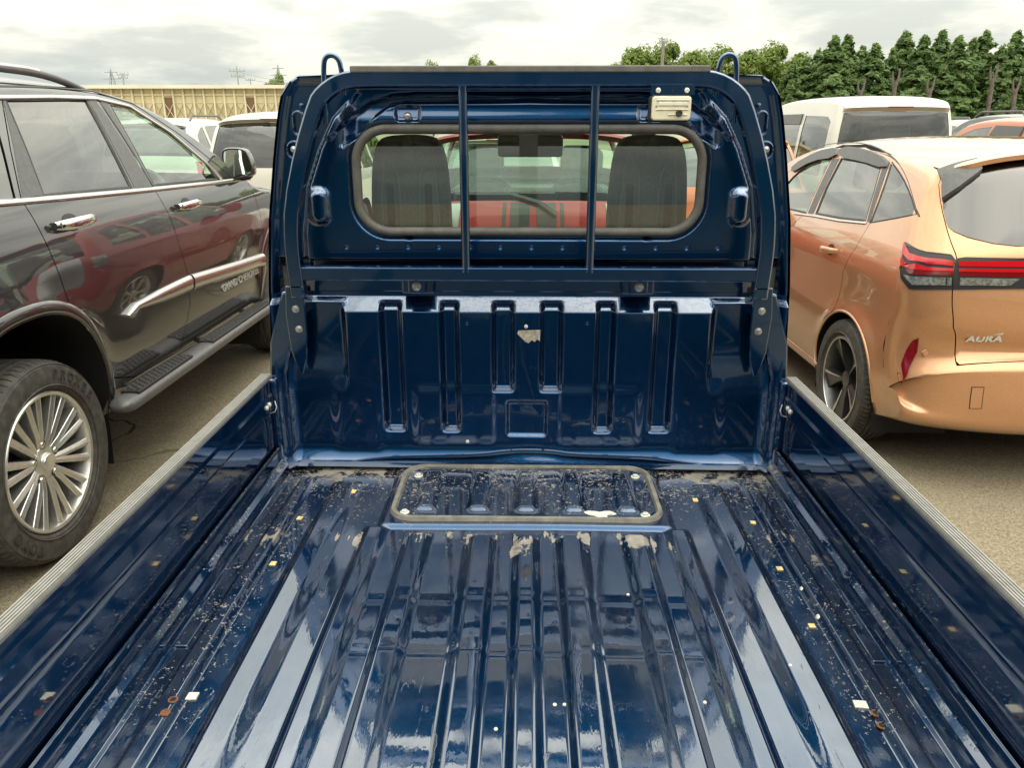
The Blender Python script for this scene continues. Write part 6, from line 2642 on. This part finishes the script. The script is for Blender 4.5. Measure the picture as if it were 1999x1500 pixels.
tops = [(1548, 118), (1575, 110), (1600, 92), (1632, 64), (1657, 64), (1686, 88), (1712, 82), (1745, 92), (1772, 55), (1808, 62), (1843, 55), (1874, 68), (1902, 72), (1928, 57), (1958, 84), (1990, 54), (2030, 60), (2075, 66), (2120, 58), (2170, 64)]
CEDAR = ['low dark cedar touching the right corner of the truck cab', 'low cedar just right of the cab corner, left of the first rise', 'cedar on the slope up to the first tall pair, above the white van front',
         'left one of the first tall pair of cedars above the white van side windows', 'right one of the first tall pair of cedars above the white van side windows', 'lower cedar behind the leftmost bare forked trunk', 'cedar between the two left bare trunks',
         'low cedar just left of the pale lopped trunk above the van', 'tall cedar rising from behind the pale lopped trunk above the van', 'cedar left of the bare brown trunk above the van roof', 'tall cedar above the right end of the white van roof', 'cedar between the van roof end and the tall lopped trunk',
         'lower cedar just left of the tall pale lopped trunk', 'tall cedar behind the tall pale lopped trunk near the right edge', 'low cedar in the dip left of the rightmost cedar', 'tall rightmost cedar cut by the right edge of the picture',
         'cedar beyond the right edge, nearest to it', 'second cedar beyond the right edge', 'third cedar beyond the right edge', 'last cedar far beyond the right edge']
for i, (px, py) in enumerate(tops):
    Y = 74 + (i * 37 % 11) * .5
    b = onY(px, py, Y)
    vis = px < 1999
    lab = CEDAR[i]
    plant_tree('cedar_tree', lab, 'cedars in a row behind the cars', b[0], Y, b[2] / 10.0, CON[(i * 5) % 6], i * 1.7, (1.35, 1.6, 1.2, 1.5, 1.3)[i % 5])
# cut-back bare trunks that show in front of the cedars
for i, (px, yt, yb) in enumerate(((1684, 152, 190), (1752, 133, 192), (1820, 150, 190), (1944, 122, 192), (1988, 148, 196))):
    Y = 72.6
    bt = onY(px, yt, Y)
    z_ = bt[2]
    root = thing('bare_trunk', ['short bare forked trunk, leftmost in front of the cedars', 'pale bare trunk with lopped fork in front of the cedars', 'bare brown trunk above the white van roof', 'tall pale lopped trunk second from the right edge', 'bare brown trunk at the right edge in front of the cedars'][i], 'tree trunk', (bt[0], Y, 0), 'lopped bare trunks')
    m = MB()
    m.tube([(0, 0, 0), (.05, 0, z_ * .6), (0, 0, z_ * .82)], [.24, .19, .15], 8)
    m.tube([(0, 0, z_ * .72), (.22, 0, z_ * .88), (.24, 0, z_)], [.13, .10, .07], 7)
    m.tube([(0, 0, z_ * .70), (-.26, .1, z_ * .86), (-.30, .1, z_ * .96)], [.13, .10, .06], 7)
    m.build('trunk', 'bark', root, True)
    m = MB()
    m.tube([(0, 0, z_ * .5), (.6, .2, z_ * .55), (.9, .3, z_ * .5)], [.08, .05, .02], 5)
    m.build('limb_stub', 'bark', root, True)


def broad_tree(seed, H, N=5600):
    g = np.random.default_rng(seed)
    lob = []
    for k in range(26):
        a = g.uniform(0, 2 * pi)
        u = g.uniform(.25, 1.0)
        rad = H * .34 * sin(pi * min(.98, (u * .86 + .1))) ** .7
        r = rad * sqrt(g.uniform(.1, 1))
        lob.append((r * cos(a), r * sin(a), H * (.22 + .70 * u), H * g.uniform(.07, .13)))
    L_ = np.array(lob)

    def gen(gr, n):
        idx = gr.integers(0, len(L_), n)
        d = gr.normal(0, 1, (n, 3))
        d /= np.linalg.norm(d, axis=1)[:, None]
        d[:, 2] = d[:, 2] * .85 + .12
        rr_ = gr.uniform(.45, 1.12, n) ** .6
        P = L_[idx, :3] + d * (L_[idx, 3] * rr_)[:, None]
        return P, d + np.array([0, 0, .5])
    V, F_ = leaf_cards(N, gen, .16, seed)
    cm = bpy.data.meshes.new('crown')
    cm.from_pydata(V.tolist(), [], F_.tolist())
    cm.materials.append(MATS['leaf_broad'])
    m = MB()
    m.tube([(0, 0, 0), (.06, 0, H * .25), (0, .05, H * .55), (0, 0, H * .85)], [.22, .17, .10, .03], 8)
    for x, y, z, r in lob[::2]:
        m.tube([(0, 0, z * .55), (x * .5, y * .5, z * .8), (x * .95, y * .95, z)], [.07, .045, .015], 4)
    tk = bpy.data.meshes.new('trunk')
    tk.from_pydata(m.v, [], m.f)
    tk.materials.append(MATS['bark'])
    return cm, tk


BRD = [broad_tree(300 + k, 8.0) for k in range(3)]
bt_ = [(1228, 96, 78, 'broadleaf tree at the left end of the pale green trees'), (1262, 86, 79, 'broadleaf tree just left of the weathered pole'), (1305, 84, 79, 'broadleaf tree just right of the weathered pole'), (1340, 101, 77, 'low broadleaf tree between the pole and the right rope hook'),
       (1372, 95, 80, 'broadleaf tree left of the right rope hook'), (1412, 94, 79, 'broadleaf tree behind the right rope hook'), (1448, 99, 77, 'broadleaf tree right of the right rope hook'), (1480, 97, 80, 'broadleaf tree above the right cab corner'), (1516, 88, 79, 'tallest pale green tree before the cedars begin'), (1546, 104, 83, 'broadleaf tree half hidden by the first cedars')]
for i, (px, py, Y, lab) in enumerate(bt_):
    b = onY(px, py, Y)
    plant_tree('broadleaf_tree', 'pale green ' + lab, 'pale green trees right of the cab', b[0], Y, b[2] / 7.9, BRD[i % 3], i * 2.1, .95)
for i, (px, py, Y, lab) in enumerate(((842, 115, 95, 'small green treetop just above the left part of the guard bar'), (925, 113, 95, 'green treetop above the guard bar, left of the bar\'s middle'), (962, 117, 97, 'low green treetop above the guard bar nearest its middle'), (528, 152, 140, 'low dark bush left of the truck cab above the warehouse'), (545, 146, 142, 'small tree at the foot of the pylon beside the cab'))):
    b = onY(px, py, Y)
    plant_tree('broadleaf_tree', lab, 'treetops far behind the cab', b[0], Y, b[2] / 7.9, BRD[(i + 1) % 3], i * 1.3, .55)

# undergrowth that closes the foot of the tree belt
def hedge_gen(gr, n):
    x = gr.uniform(onY(1190, 200, 84)[0], onY(2250, 200, 84)[0], n)
    z = gr.beta(1.2, 1.3, n) * (5.5 + 1.2 * np.sin(x * .7))
    y = 84 + gr.normal(0, .8, n)
    return np.stack([x, y, z], -1), np.tile(np.array([0, -.6, .6]), (n, 1))


V, F_ = leaf_cards(20000, hedge_gen, .32, 77)
hd = mesh('undergrowth', V, F_, 'leaf_conifer', smooth=False)
tag(hd, 'dark undergrowth closing the gaps below the trees', 'undergrowth', None, 'stuff')

def far_gen(gr, n):
    x = gr.uniform(-190, 230, n)
    top = 5.5 + 1.6 * np.sin(x * .21) + 1.1 * np.sin(x * .57 + 1)
    z = gr.beta(1.3, 1.2, n) * top
    return np.stack([x, 165 + gr.normal(0, 2.0, n), z], -1), np.tile(np.array([0, -.7, .5]), (n, 1))


V, F_ = leaf_cards(16000, far_gen, .75, 78)
fw_o = mesh('distant_wood', V, F_, 'leaf_broad', smooth=False)
tag(fw_o, 'low far-off belt of green woodland along the horizon', 'woodland', None, 'stuff')

# ================================================================== open-sided canopy behind the camera (mirrored in the cab window and the paint)
can = thing('canopy', 'wide flat steel canopy on posts behind the camera, mirrored in the cab rear window', 'canopy', (0, -23, 0), world=True)
MB().box(-42, 42, -39.99, -6.51, 4.55, 4.75).build('roof_deck', 'canopy_steel', can)
MB().box(-42.1, 42.1, -6.5, -6.35, 4.35, 4.95).build('fascia', 'roof_cream', can)
MB().box(-42.1, 42.1, -40.15, -40, 4.35, 4.95).build('fascia', 'roof_cream', can)
for x in range(-40, 41, 10):
    MB().box(x - .12, x + .12, -39.9, -6.6, 4.25, 4.549).build('roof_beam', 'canopy_steel', can)
    for y in (-8, -23, -38):
        MB().box(x - .14, x + .14, y - .14, y + .14, 0, 4.251).build('canopy_post', 'canopy_steel', can)
